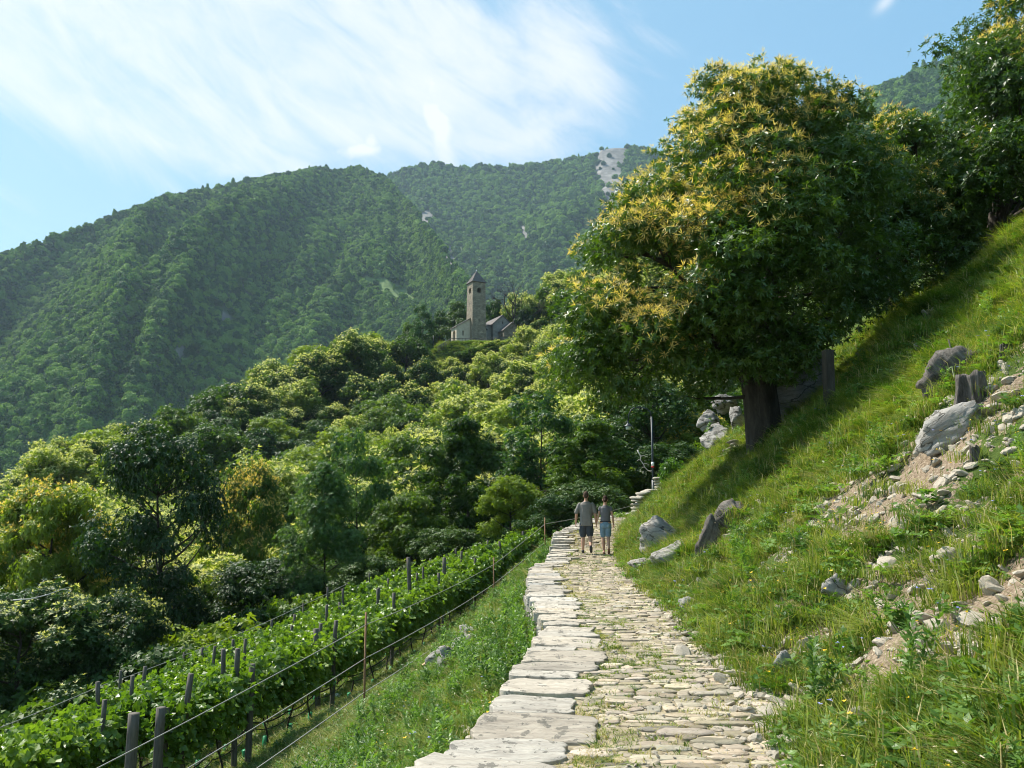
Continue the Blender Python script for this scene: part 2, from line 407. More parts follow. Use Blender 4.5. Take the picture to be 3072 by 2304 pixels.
ctrl = np.array([(-14, 14, -7), (-13, 25, -6.7), (-11, 35, -6), (-6, 48, -4.5), (4, 58, -1.0), (14, 58, 2.5), (-30, 20, -14), (-40, 45, -15), (-22, 60, -10.5), (0, 76, -4),
    (18, 80, 5), (30, 60, 14), (45, 60, 18), (40, 30, 16), (22, 25, 11.6), (14, 40, 5.5), (60, 30, 21), (-64, 100, -8), (-90, 80, -22), (-63, 130, 4), (-60, 140, 6), (-58, 156, 11), (-50, 172, 19), (-40, 184, 27.5),
    (-22, 190, 33.5), (-6, 184, 26), (-16, 180, 27), (4, 186, 30), (-4, 198, 38), (3, 203, 41.8), (12, 212, 47), (26, 216, 57), (45, 215, 62), (60, 190, 58), (60, 120, 34), (20, 100, 10), (48, 100, 26), (0, 104, 1.5), (-22, 100, -3), (-45, 100, -7),
    (0, 140, 11), (-30, 140, 4.5), (20, 140, 22), (-8, 170, 20.5), (-30, 165, 14), (-80, 165, -8), (-100, 140, -20), (-80, 210, -12), (-50, 215, 10), (-20, 225, 25), (10, 240, 42), (-20, 270, 8), (30, 270, 50), (-60, 260, -15)], float)
def tps(P, z):
    n = len(P); D = np.linalg.norm(P[:, None] - P[None], axis=-1); K = np.where(D > 0, D * D * np.log(D + 1e-9), 0)
    A = np.zeros((n + 3, n + 3)); A[:n, :n] = K + np.eye(n) * 30; A[:n, n] = 1; A[:n, n + 1:] = P; A[n:, :n] = A[:n, n:].T
    w = np.linalg.solve(A, np.concatenate([z, [0, 0, 0]]))
    return lambda x, y: sum(w[i] * (lambda d2: .5 * d2 * np.log(d2 + 1e-9))((x - P[i, 0]) ** 2 + (y - P[i, 1]) ** 2) for i in range(n)) + w[n] + w[n + 1] * x + w[n + 2] * y
_mid = tps(ctrl[:, :2], ctrl[:, 2])
def sstep(a, b, x):
    t = np.clip((x - a) / (b - a), 0, 1); return t * t * (3 - 2 * t)
def H(x, y):
    x = np.asarray(x, float); y = np.asarray(y, float); x, y = np.broadcast_arrays(x, y)
    n, w = near_h(x, y)
    xc, yc = np.clip(x, -130, 90), np.clip(y, 0, 290)
    m = _mid(xc, yc) + 1.2 * fbm(x * .05, y * .05, o=3, seed=21)
    d = sstep(0, 1, np.maximum(np.maximum((-110 - x) / 160, (x - 80) / 400), np.maximum((y - 265) / 110, (-y) / 300 - 0.05)))
    # church terrace
    q = np.maximum(np.abs(x + 5) / 15, np.abs(y - 204) / 13); tw = 1 - sstep(.75, 1.25, q)
    m = m * (1 - tw) + 40.7 * tw
    a = np.maximum(np.maximum(sstep(44, 58, y), sstep(9, 20, w)), sstep(26, 42, x))
    z = n * (1 - a) + m * a
    return z * (1 - d) + (np.where(x > 80, 30, -170)) * d
def Hs(x, y): return float(H(np.array([x]), np.array([y]))[0])
def hit(px, py, y0=2.5, y1=90):
    ys = np.linspace(y0, y1, 2600); d = raydir(px, py); t = ys / d[1]
    X = d[0] * t; Z = EYE + d[2] * t; h = H(X, ys)
    k = np.argmax(h > Z)
    if h[k] <= Z[k]: k = len(ys) - 1
    return float(X[k]), float(ys[k]), float(h[k])

def axis(segs):
    out = [segs[0][0]]
    for a, b, s0, s1 in segs:
        x = a
        while x < b - 1e-6:
            s = s0 + (s1 - s0) * (x - a) / (b - a); x = min(x + s, b); out.append(x)
    return np.array(out)
gx = axis([(-900, -140, 60, 8), (-140, -20, 6, 1.6), (-20, -8, 1.2, .3), (-8, 14, .11, .11), (14, 30, .25, 1.5), (30, 90, 2, 5), (90, 700, 10, 80)])
gy = axis([(-300, -10, 60, 5), (-10, 3, 1, .2), (3, 26, .13, .13), (26, 50, .2, 1.0), (50, 300, 1.6, 5), (300, 900, 12, 60)])
X, Y = np.meshgrid(gx, gy); Z = H(X, Y)
inpath = (X > xl(Y) - .02) & (X < xr(Y) + .02) & (Y < 60); Z = np.where(inpath, Z - .10, Z)
nx, ny = len(gx), len(gy)
i = np.arange(ny - 1)[:, None] * nx + np.arange(nx - 1)[None]
Fg = np.stack([i, i + 1, i + nx + 1, i + nx], -1).reshape(-1, 4)
def ground_mat():
    m, nt, p = newmat('hillside soil and turf')
    v = wpos(nt)
    a = tnoise(nt, v, .5, 6, .6); b = tnoise(nt, v, 5, 6, .7); c = tnoise(nt, v, 30, 4, .7)
    soil = ramp(nt, c, [(.3, (.085, .058, .036)), (.55, (.26, .20, .14)), (.75, (.44, .37, .28))])
    turf = ramp(nt, b, [(.3, (.035, .060, .014)), (.6, (.070, .105, .022)), (.8, (.12, .13, .04))])
    sy = nt.nodes.new('ShaderNodeSeparateXYZ'); nt.links.new(v, sy.inputs[0])
    f = mth(nt, 'GREATER_THAN', mth(nt, 'ADD', a, mth(nt, 'MULTIPLY', mth(nt, 'SUBTRACT', b, .5), .5)), mth(nt, 'ADD', .5, mth(nt, 'MULTIPLY', mth(nt, 'GREATER_THAN', sy.outputs[1], 55.0), .2)))
    nt.links.new(mixc(nt, f, turf, soil), p.inputs['Base Color']); p.inputs['Roughness'].default_value = .95
    p.inputs['Specular IOR Level'].default_value = .1
    bump(nt, p, mth(nt, 'ADD', b, mth(nt, 'MULTIPLY', c, .4)), 1.0, .05)
    return m
g = obj('ground', mesh('ground', np.stack([X, Y, Z], -1).reshape(-1, 3), Fg, ground_mat()))
tag(g, kind='structure')

# ---------------------------------------------------------------- instancing of uncountable stuff
def scatter(name, pts, rot, scl, idx, protos, label=None):
    """one stuff object: proto meshes instanced on points"""
    col = bpy.data.collections.new(name + '_kinds')
    for k, me in enumerate(protos):
        o = bpy.data.objects.new('%s_kind_%02d' % (name, k), me); col.objects.link(o)
    me = bpy.data.meshes.new(name); n = len(pts)
    me.vertices.add(n); me.vertices.foreach_set('co', np.asarray(pts, np.float32).ravel())
    scl = np.asarray(scl, np.float32)
    if scl.ndim == 1: scl = np.repeat(scl[:, None], 3, 1)
    for nm, ty, d, key in (('rot', 'FLOAT_VECTOR', rot, 'vector'), ('scl', 'FLOAT_VECTOR', scl, 'vector'), ('idx', 'INT', idx, 'value')):
        a = me.attributes.new(nm, ty, 'POINT'); a.data.foreach_set(key, np.asarray(d, np.int32 if ty == 'INT' else np.float32).ravel())
    o = obj(name, me); tag(o, label, kind='stuff')
    ng = bpy.data.node_groups.new(name, 'GeometryNodeTree')
    ng.interface.new_socket('Geometry', in_out='INPUT', socket_type='NodeSocketGeometry')
    ng.interface.new_socket('Geometry', in_out='OUTPUT', socket_type='NodeSocketGeometry')
    a = ng.nodes.new('NodeGroupInput'); b = ng.nodes.new('NodeGroupOutput')
    m2p = ng.nodes.new('GeometryNodeMeshToPoints')
    ins = ng.nodes.new('GeometryNodeInstanceOnPoints'); ci = ng.nodes.new('GeometryNodeCollectionInfo')
    ci.inputs['Collection'].default_value = col; ci.inputs['Separate Children'].default_value = True; ci.inputs['Reset Children'].default_value = True
    def na(t, nm):
        q = ng.nodes.new('GeometryNodeInputNamedAttribute'); q.data_type = t; q.inputs[0].default_value = nm; return q.outputs[0]
    l = ng.links.new
    l(a.outputs[0], m2p.inputs[0]); l(m2p.outputs[0], ins.inputs['Points']); l(ci.outputs[0], ins.inputs['Instance'])
    ins.inputs['Pick Instance'].default_value = True
    l(na('INT', 'idx'), ins.inputs['Instance Index']); l(na('FLOAT_VECTOR', 'rot'), ins.inputs['Rotation']); l(na('FLOAT_VECTOR', 'scl'), ins.inputs['Scale'])
    l(ins.outputs[0], b.inputs[0])
    md = o.modifiers.new('scatter', 'NODES'); md.node_group = ng
    return o

# ---------------------------------------------------------------- leaf builders
def sprays(P, A, n, ln, wd, tilt=(50, 95), droop=.25, r=rng, base=0.0, mid=.45):
    """leaf sprays: n leaves round axis A at each point P"""
    P = np.asarray(P, float); A = nrm(np.asarray(A, float)); k = len(P)
    ref = nrm(r.normal(size=(k, 3))); B = nrm(np.cross(A, ref)); D = np.cross(A, B)
    th = (np.arange(n)[None] + r.random((k, 1)) + r.normal(0, .18, (k, n))) * 2 * math.pi / n
    rad = np.cos(th)[..., None] * B[:, None] + np.sin(th)[..., None] * D[:, None]
    t = np.radians(r.uniform(tilt[0], tilt[1], (k, n)))[..., None]
    d = np.cos(t) * A[:, None] + np.sin(t) * rad
    L = (ln * r.uniform(.7, 1.2, (k, n)))[..., None]; W = L * wd
    side = nrm(np.cross(d, A[:, None]) + r.normal(0, .25, (k, n, 3)))
    s0 = P[:, None] + d * L * base
    m = s0 + d * L * mid
    tip = s0 + d * L - np.array([0, 0, 1.0]) * L * droop
    V = np.stack([s0, m + side * W, tip, m - side * W], 2).reshape(-1, 3)
    q = np.arange(k * n)[:, None] * 4
    F = np.concatenate([q + [0, 1, 3], q + [1, 2, 3]])
    return V, F
def lobed_points(lobes, n, shell=(.72, 1.05), up=.35, r=rng):
    """points and outward axes on the shells of ellipsoid lobes (c, rx, rz)"""
    lobes = np.asarray(lobes, float); w = lobes[:, 3] ** 2; k = r.choice(len(lobes), n, p=w / w.sum())
    d = nrm(r.normal(size=(n, 3)) + [0, 0, up]); rad = r.uniform(shell[0], shell[1], n)
    s = np.stack([lobes[k, 3], lobes[k, 3], lobes[k, 4]], -1)
    P = lobes[k, :3] + d * s * (rad * (1 + .28 * vnoise(d[:, 0] * 2.6 + k * 7.3, d[:, 1] * 2.6, d[:, 2] * 2.6, 3)))[:, None]
    A = nrm(nrm(d / s) + r.normal(0, .42, (n, 3)) + [0, 0, .2])
    return P, A, k
def crown_lobes(h0, h1, R, n, form='dome', r=rng, size=.34):
    """lobes filling a crown between heights h0..h1 with radius R"""
    out = []
    for q in range(n * 30):
        if len(out) >= n: break
        t = r.random() ** .8; z = h0 + (h1 - h0) * t
        if form == 'dome': prof = math.sqrt(max(0, 1 - (max(t - .25, 0) / .80) ** 2)) * (.72 + .28 * min(1, t / .25))
        elif form == 'oval': prof = math.sin(math.pi * min(.98, .06 + t * .94)) ** .6
        else: prof = (1 - t) ** .7 * .9 + .12
        a = r.random() * 2 * math.pi; rr = R * prof * (r.random() ** .35) * .86
        lr = R * size * r.uniform(.7, 1.25) * (.6 if form == 'cone' else 1)
        p = (rr * math.cos(a), rr * math.sin(a), z, lr, lr * r.uniform(.6, .95))
        if all((p[0] - o[0]) ** 2 + (p[1] - o[1]) ** 2 + (1.4 * (p[2] - o[2])) ** 2 > (.55 * (lr + o[3]) * .8) ** 2 for o in out): out.append(p)
    return np.array(out)
def limbs(mb, lobes, base_r, fork, n, r=rng, seg=6, lean=(0, 0), flare=1.5, jit=.04):
    top = lobes[:, 2].max()
    zs = np.linspace(0, top * .86, 12); wob = np.cumsum(r.normal(0, jit * top / 12, (12, 2)), 0); wob -= wob[0]
    P = np.stack([wob[:, 0] + lean[0] * zs, wob[:, 1] + lean[1] * zs, zs - .3 * (zs == 0)], -1)
    rr = base_r * np.interp(zs / top, [0, .04, fork, .9], [flare, 1, .75, .12])
    mb.tube(P, rr, 10)
    idx = r.choice(len(lobes), min(n, len(lobes)), replace=False)
    for q in idx:
        c = lobes[q, :3]; t0 = max(fork * top * .8, min(c[2] - (.3 + .5 * r.random()) * np.hypot(c[0], c[1]), top * .82))
        s = np.array([np.interp(t0, P[:, 2], P[:, 0]), np.interp(t0, P[:, 2], P[:, 1]), t0])
        t = np.linspace(0, 1, seg + 1)[:, None]
        mid = s * .5 + c * .5 + np.array([0, 0, -.10 * np.linalg.norm(c - s)]) + r.normal(0, .05 * np.linalg.norm(c - s), 3)
        Q = (1 - t) ** 2 * s + 2 * t * (1 - t) * mid + t * t * c
        r0 = base_r * np.interp(t0 / top, [0, fork, 1], [.8, .42, .12])
        mb.tube(Q, r0 * (1 - .88 * t[:, 0]), 6)
def make_tree_proto(kind, seed, h=11., R=4.8, nl=26, ns=2600, leaf=.34, wd=.22, per=5, bloss=0, form='dome', h0=.22, mat='leaf_mid', trunk=.26, size=.235, barkm='bark', blm='blossom', inner=.25, shell=(.5, 1.12), nlimb=14):
    r = np.random.default_rng(seed)
    lobes = crown_lobes(h * h0 + R * .15, h - R * .22, R, nl, form, r, size)
    an = np.arctan2(lobes[:, 1], lobes[:, 0]); rag = .30 * vnoise(np.cos(an) * 1.6 + seed, np.sin(an) * 1.6, lobes[:, 2] * .35, seed)
    lobes[:, :2] *= (1 + rag)[:, None]; lobes[:, 2] += .10 * h * vnoise(lobes[:, 0] * .45, lobes[:, 1] * .45, 0, seed + 1)
    lobes = lobes[r.random(len(lobes)) > .12]
    mb = MB(); limbs(mb, lobes, trunk, max(.18, h0 * .9), nlimb, r)
    tr = mb.build(kind + '_trunk', M[barkm])
    P, A, k = lobed_points(lobes, ns, shell, .35, r)
    Pi, Ai, ki = lobed_points(lobes, int(ns * inner), (.2, .7), .0, r)
    V, F = sprays(np.vstack([P, Pi]), np.vstack([A, Ai]), per, leaf, wd, r=r)
    cr = mesh(kind + '_crown', V, F, M[mat], smooth=False)
    bl = None
    if bloss:
        cen = lobes[:, :3].mean(0); o = P - cen
        sc = A[:, 2] * .9 + nrm(o)[:, 2] * .6 + .25 * (-nrm(o)[:, 0]) + r.normal(0, .35, len(P)) + .9 * (vnoise(P[:, 0] * .55, P[:, 1] * .55, P[:, 2] * .55, seed))
        sel = np.argsort(-sc)[:int(len(P) * bloss)]
        V, F = sprays(P[sel] + A[sel] * leaf * .45, A[sel] + [0, 0, .3], 6, leaf * .85, .15, (15, 80), .1, r)
        bl = mesh(kind + '_blossom', V, F, M[blm], smooth=False)
    return dict(trunk=tr, crown=cr, blossom=bl, h=h, R=R)

# ---------------------------------------------------------------- distant mountains
def mountain(name, sil, D, foot, zfoot, ncol, nrow, amp, mat, seed, over=1.12, skew=1.2):
    px = np.linspace(sil[0][0], sil[-1][0], ncol)
    py = interp(px, sil); d1 = interp(px, D) if not isinstance(D, (int, float)) else np.full(ncol, float(D))
    top = np.array([at(a, b, c) for a, b, c in zip(px, py, d1)])
    azr = top[:, 0] / top[:, 1]
    def P(u, t):                                 # u column (float), t 0 foot .. 1 ridge
        a = np.interp(u, np.arange(ncol), azr); dd = np.interp(u, np.arange(ncol), d1); zt = np.interp(u, np.arange(ncol), top[:, 2])
        y = foot + (dd - foot) * t
        g = np.where(t <= 1, t ** 1.05, 1 - (t - 1) * 2.2)
        z = zfoot + (zt - zfoot) * g
        pxx = np.interp(u, np.arange(ncol), px); e = np.clip(np.sin(np.pi * np.clip(t, 0, 1)), 0, 1) ** .7
        uu = (pxx / 260.0 - skew * t)
        wq = .35 * vnoise(uu * .9, t * 2.2, 7, seed + 2); uu = uu + wq
        rid = 1 - 2 * np.abs(vnoise(uu * .55, t * .8, 0, seed)); rid2 = 1 - 2 * np.abs(vnoise(uu * 1.3 + 9 + t * 1.3, t * 2.0, 3, seed + 5)); rid3 = vnoise(uu * 2.6 + 9 - t, t * 6, 5, seed + 8)
        z = z + amp * e * (rid * 1.0 + rid2 * .34 + rid3 * .30 - .75)
        return a * y, y, z
    U, T = np.meshgrid(np.arange(ncol), np.linspace(0, over, nrow))
    x, y, z = P(U.astype(float), T)
    V = np.stack([x, y, z], -1)
    i = np.arange(nrow - 1)[:, None] * ncol + np.arange(ncol - 1)[None]
    F = np.stack([i, i + 1, i + ncol + 1, i + ncol], -1).reshape(-1, 4)
    return V.reshape(-1, 3), F, P, px
def mtn_mat():
    m, nt, p = newmat('mountain ground'); v = wpos(nt)
    a = nt.nodes.new('ShaderNodeVertexColor'); a.layer_name = 'tint'
    n = tnoise(nt, vscale(nt, v, (1, 1, .4)), .03, 8, .7)
    rock = ramp(nt, n, [(.3, (.05, .05, .045)), (.5, (.15, .14, .125)), (.7, (.27, .255, .23))])
    grn = ramp(nt, tnoise(nt, v, .02, 6, .7), [(.3, (.020, .045, .012)), (.7, (.05, .09, .02))])
    mead = ramp(nt, tnoise(nt, vscale(nt, v, (1, 3, 3)), .05, 5, .6), [(.3, (.07, .13, .025)), (.7, (.14, .21, .05))])
    s = nt.nodes.new('ShaderNodeSeparateColor'); nt.links.new(a.outputs[0], s.inputs[0])
    c = mixc(nt, s.outputs[0], grn, rock); c = mixc(nt, s.outputs[1], c, mead)
    nt.links.new(c, p.inputs['Base Color']); p.inputs['Roughness'].default_value = .95
    bump(nt, p, n, 1.0, 4.0)
    return m
MM = mtn_mat()
SIL_A = [(-900, 1000), (-400, 880), (0, 770), (120, 726), (250, 686), (350, 644), (450, 616), (540, 594), (620, 566), (700, 556), (790, 536), (870, 526), (960, 514), (1030, 520),
         (1070, 503), (1110, 519), (1165, 545), (1250, 640), (1340, 760), (1420, 880), (1500, 990), (1600, 1100)]
DA = [(-900, 900), (0, 1150), (700, 1400), (1070, 1650), (1200, 1500), (1400, 900), (1600, 700)]
SIL_B = [(820, 640), (1000, 570), (1100, 548), (1160, 536), (1200, 518), (1245, 498), (1290, 490), (1330, 494), (1380, 508), (1420, 504), (1450, 500), (1500, 507), (1550, 500), (1600, 494), (1640, 490), (1700, 482), (1760, 474), (1790, 466),
         (1802, 448), (1830, 442), (1860, 440), (1925, 444), (1990, 462), (2100, 500), (2400, 560)]
SIL_C = [(2100, 620), (2300, 480), (2480, 372), (2560, 312), (2600, 288), (2640, 268), (2720, 232), (2780, 205), (2840, 185), (2950, 140), (3200, 10), (3500, -150)]
def inpoly(x, y, poly):
    r = np.zeros(np.shape(x), bool); n = len(poly)
    for i in range(n):
        (x1, y1), (x2, y2) = poly[i], poly[(i + 1) % n]
        c = ((y1 > y) != (y2 > y)) & (x < (x2 - x1) * (y - y1) / (y2 - y1 + 1e-12) + x1); r ^= c
    return r
ROCKS = [[(1792, 450), (1882, 432), (1880, 478), (1862, 520), (1872, 570), (1846, 610), (1850, 660), (1800, 570), (1782, 500)],
         [(1255, 655), (1295, 612), (1302, 655), (1284, 688), (1256, 672)],
         [(1340, 690), (1352, 720), (1362, 780), (1352, 830), (1338, 770)], [(1566, 640), (1580, 690), (1570, 730), (1556, 690)],
         [(520, 1000), (545, 1010), (552, 1060), (530, 1100), (515, 1060)], [(655, 930), (690, 940), (705, 990), (668, 990)], [(610, 1070), (650, 1110), (655, 1150), (630, 1130)], [(455, 1085), (475, 1095), (480, 1130), (462, 1120)],
         [(2790, 210), (2830, 215), (2832, 226), (2796, 222)]]
MEADOW = [[(1070, 825), (1160, 835), (1210, 855), (1262, 885), (1275, 915), (1190, 905), (1150, 885), (1100, 870)]]
far_pts = []
for nm, sil, D, ft, zf, nc, nr, amp, sd, sp_, sc, skw in (('mountain_west', SIL_A, DA, 330, -125, 360, 240, 95, 4, 5.6, 3.7, 2.7), ('mountain_north', SIL_B, 2300, 850, -100, 260, 200, 105, 11, 9.0, 5.6, 2.2), ('mountain_east', SIL_C, 1500, 400, -10, 160, 90, 14, 31, 10.5, 6.0, 1.2)):
    V, F, P, px = mountain(nm, sil, D, ft, zf, nc, nr, amp, MM, sd, skew=skw)
    pxv, pyv = proj(V[:, 0], V[:, 1], V[:, 2])
    jx, jy = pxv + 10 * vnoise(V[:, 0] * .03, V[:, 2] * .03, 0, 1), pyv + 10 * vnoise(V[:, 0] * .03, V[:, 2] * .03, 0, 2)
    rk = np.zeros(len(V)); md = np.zeros(len(V))
    for pl in ROCKS: rk[inpoly(jx, jy, pl)] = 1
    if nm == 'mountain_west':
        for pl in MEADOW: md[inpoly(pxv, pyv, pl)] = 1
    cols = np.stack([rk, md, rk * 0], -1)
    o = obj(nm, mesh(nm, V, F, MM, True, cols)); tag(o, kind='structure')
    # tree positions, area weighted
    Vg = V.reshape(nr, nc, 3); du = np.linalg.norm(Vg[:-1, 1:] - Vg[:-1, :-1], axis=-1); dt = np.linalg.norm(Vg[1:, :-1] - Vg[:-1, :-1], axis=-1)
    area = du * dt; rowi = np.arange(nr - 1)[:, None] * np.ones((1, nc - 1)); area = area * (rowi / (nr - 1) * 1.12 < 1.03)
    n = int(area.sum() / sp_ ** 2); n = min(n, 75000)
    c = rng.choice(area.size, n, p=(area / area.sum()).ravel()); r_, c_ = np.divmod(c, nc - 1)
    u = c_ + rng.random(n); t = (r_ + rng.random(n)) / (nr - 1) * 1.12
    x, y, z = P(u, t); a, b = proj(x, y, z + sc)
    keep = (a > -850) & (a < 3900) & (b > -200) & (b < 1750)
    a0, b0 = proj(x, y, z); a0 = a0 + 10 * vnoise(x * .03, z * .03, 0, 1); b0 = b0 + 10 * vnoise(x * .03, z * .03, 0, 2)
    for pl in ROCKS: keep &= ~inpoly(a0, b0, pl) | (rng.random(n) < .03)
    if nm == 'mountain_west':
        for pl in MEADOW: keep &= ~inpoly(a0, b0, pl) | (rng.random(n) < .03)
    s = sc * rng.lognormal(0, .22, n)
    far_pts.append((nm.replace('mountain', 'forest'), np.stack([x, y, z], -1)[keep], s[keep]))
iv, ifc = ico(3)
def far_proto(seed, conif=False):
    r = np.random.default_rng(seed); V = iv.copy()
    n = fbm(V[:, 0] * 1.7 + seed * 3, V[:, 1] * 1.7, V[:, 2] * 1.7, 4, seed, .65)
    V = V * (1 + .42 * n)[:, None] * [1, 1, .85] + [0, 0, .55]
    if conif: V = iv * [.55, .55, 1.6] * (1 + .3 * n)[:, None] + [0, 0, 1.2]
    P = V[r.choice(len(V), 260)]; A = nrm(P - [0, 0, .4])
    V2, F2 = sprays(P, A, 3, .30, .35, (30, 90), .2, r)
    return mesh('far_crown', np.vstack([V, V2]), [ifc, F2 + len(V)], M['leaf_far'], smooth=False)
FP = [far_proto(k) for k in range(5)] + [far_proto(9, True)]
for nm, P, s in far_pts:
    n = len(P); r = np.random.default_rng(len(nm))
    ix = np.where(r.random(n) < (.12 if 'east' in nm else .035), 5, r.integers(0, 5, n))
    rot = np.stack([r.normal(0, .1, n), r.normal(0, .1, n), r.random(n) * 6.28], -1)
    scatter(nm, P, rot, np.stack([s, s, s * r.uniform(.8, 1.3, n)], -1), ix, FP, 'dense distant wood covering the mountain side')
# ---------------------------------------------------------------- haze
def make_haze():
    m = bpy.data.materials.new('haze'); m.use_nodes = True; nt = m.node_tree; nt.nodes.clear()
    o = nt.nodes.new('ShaderNodeOutputMaterial'); v = nt.nodes.new('ShaderNodeVolumePrincipled')
    v.inputs['Color'].default_value = (.62, .80, 1.0, 1); v.inputs['Density'].default_value = HAZE_D
    v.inputs['Anisotropy'].default_value = 0.2
    nt.links.new(v.outputs[0], o.inputs['Volume'])
    mb = MB(); mb.box((0, 1000, 445), (9000, 7000, 1290))
    h = obj('haze', mb.build('haze', m, False)); tag(h, kind='stuff')
HAZE_D = 0.000065
make_haze()

# ---------------------------------------------------------------- forest of single trees
ORD = 'first second third fourth fifth sixth seventh eighth ninth tenth eleventh twelfth thirteenth fourteenth fifteenth sixteenth seventeenth eighteenth nineteenth twentieth'.split()
def ordn(n):
    if n < 20: return ORD[n]
    tens = {2: 'twenty', 3: 'thirty', 4: 'forty', 5: 'fifty', 6: 'sixty', 7: 'seventy'}; t, u = divmod(n + 1, 10)
    return {2: 'twentieth', 3: 'thirtieth', 4: 'fortieth', 5: 'fiftieth', 6: 'sixtieth', 7: 'seventieth'}[t] if u == 0 else tens[t] + '-' + ORD[u - 1]
PR_ = {}
def P_(k, *a, **kw): PR_[k] = make_tree_proto(k, *a, **kw)
P_('green1', 11, h=10, R=4.8, nl=62, ns=3510, leaf=.36)
P_('green2', 12, h=10.5, R=4.4, nl=52, ns=3105, leaf=.36, form='oval')
P_('green3', 13, h=9, R=5.2, nl=72, ns=3915, leaf=.36)
P_('pale1', 14, h=10, R=5.0, nl=57, ns=3645, leaf=.36, bloss=.36)
P_('pale2', 15, h=10.5, R=4.6, nl=52, ns=3240, leaf=.36, bloss=.5, size=.25)
P_('pale3', 16, h=9, R=5.2, nl=72, ns=3780, leaf=.36, bloss=.24)
P_('dusty1', 17, h=10, R=4.8, nl=62, ns=3375, leaf=.36, bloss=.12)
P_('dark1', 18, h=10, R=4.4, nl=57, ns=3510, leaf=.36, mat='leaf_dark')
# finer ones for the trees close behind the vines
P_('ngreen1', 21, h=12, R=4.6, nl=80, ns=9500, leaf=.21, size=.19, wd=.24, trunk=.22, h0=.2)
P_('ngreen2', 22, h=12, R=4.2, nl=74, ns=9000, leaf=.21, size=.19, wd=.24, form='oval', trunk=.2, h0=.2)
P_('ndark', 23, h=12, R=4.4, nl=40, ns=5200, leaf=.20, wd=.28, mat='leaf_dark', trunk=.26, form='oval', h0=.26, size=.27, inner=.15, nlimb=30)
P_('npale', 24, h=11, R=4.6, nl=70, ns=9000, leaf=.21, size=.19, blm='catkin', bloss=.27, h0=.2)
P_('nash', 25, h=12, R=2.7, nl=46, ns=6500, leaf=.20, wd=.16, per=7, mat='leaf_ash', form='oval', size=.36, h0=.06, trunk=.14)
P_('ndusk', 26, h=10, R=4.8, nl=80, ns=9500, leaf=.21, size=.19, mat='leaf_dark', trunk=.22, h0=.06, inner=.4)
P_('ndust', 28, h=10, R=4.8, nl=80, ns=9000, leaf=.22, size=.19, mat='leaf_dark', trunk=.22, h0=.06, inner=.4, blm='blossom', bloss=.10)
P_('naspen', 27, h=12, R=3.6, nl=40, ns=3800, leaf=.20, wd=.3, mat='leaf_ash', form='oval', size=.24, h0=.16, trunk=.15, inner=.1, nlimb=30)
KIND = {'green': 'green chestnut', 'pale': 'blossomed chestnut', 'dusty': 'lightly blossomed chestnut', 'dark': 'dark green tree'}
first = {}
def plant(proto, x, y, h, rz, label, cat='tree', group=None, name=None, wide=1.0, z=None, lean=0):
    p = PR_[proto]; s = h / p['h']; nm = name or ('chestnut_tree' if 'dark' not in proto and 'ash' not in proto else 'broadleaf_tree')
    o = thing(nm, label, cat, (x, y, (Hs(x, y) if z is None else z) - .15), rz, group)
    o.scale = (s * wide, s * wide * rng.uniform(.82, 1.15), s)
    o.rotation_euler[0], o.rotation_euler[1] = rng.normal(0, .05), rng.normal(0, .05)
    if lean: o.rotation_euler[1] = lean
    obj('trunk', p['trunk'], o); obj('crown', p['crown'], o)
    if p['blossom']: obj('blossom', p['blossom'], o)
    return o
hand = [  # proto, crown centre px, top py, distance, crown half width px, label
    ('npale', 190, 1425, 47, 235, 'strongly yellow-blossomed chestnut at the left edge behind the lower vines'),
    ('ndark', 530, 1285, 46, 215, 'tall dark open-crowned tree with a bare trunk behind the lower vines'),
    ('ndust', 100, 1735, 34, 320, 'low dark chestnut dusted with yellow in the lower left corner'),
    ('ndust', 370, 1750, 36, 190, 'low dark chestnut filling the gap left of the tall dark open tree trunk'),
    ('npale', 745, 1370, 62, 150, 'cream-blossomed chestnut between the tall dark open tree and the blue-green ash'),
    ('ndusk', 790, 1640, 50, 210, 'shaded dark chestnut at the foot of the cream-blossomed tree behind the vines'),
    ('nash', 985, 1400, 50, 118, 'slender blue-green ash standing behind the middle of the vineyard'),
    ('naspen', 1085, 1265, 58, 130, 'airy grey-green tree with a thin leaning trunk just right of the blue-green ash'),
    ('ngreen1', 1235, 1440, 54, 150, 'broad green tree right of the airy thin-trunked one'),
    ('ngreen2', 1415, 1250, 56, 170, 'full green tree with yellow-green lobes above the top of the vineyard'),
    ('naspen', 1610, 1160, 62, 165, 'tall grey-green tree with a straight thin trunk behind the walking couple'),
    ('ngreen1', 1540, 1400, 48, 140, 'dense green tree standing right behind the upper vineyard posts'),
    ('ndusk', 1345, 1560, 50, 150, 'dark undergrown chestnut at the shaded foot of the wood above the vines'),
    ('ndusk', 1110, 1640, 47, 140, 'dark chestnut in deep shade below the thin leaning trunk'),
    ('ngreen2', 1780, 1260, 50, 170, 'green tree behind the lamp, left of the lamp shade'),
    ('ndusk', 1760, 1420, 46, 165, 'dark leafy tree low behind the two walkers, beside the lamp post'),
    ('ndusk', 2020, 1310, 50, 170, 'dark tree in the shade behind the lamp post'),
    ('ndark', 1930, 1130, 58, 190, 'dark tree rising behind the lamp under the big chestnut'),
    ('ngreen1', 2160, 1150, 60, 170, 'sunlit green tree seen under the limbs of the big chestnut'),
    ('npale', 2080, 1230, 56, 120, 'yellow-blossomed tree glimpsed through the low limbs beside the rocks'),
    ('ndark', 1650, 1480, 44, 110, 'small dark tree just behind the upper end of the vine rows'),
]
taken = []
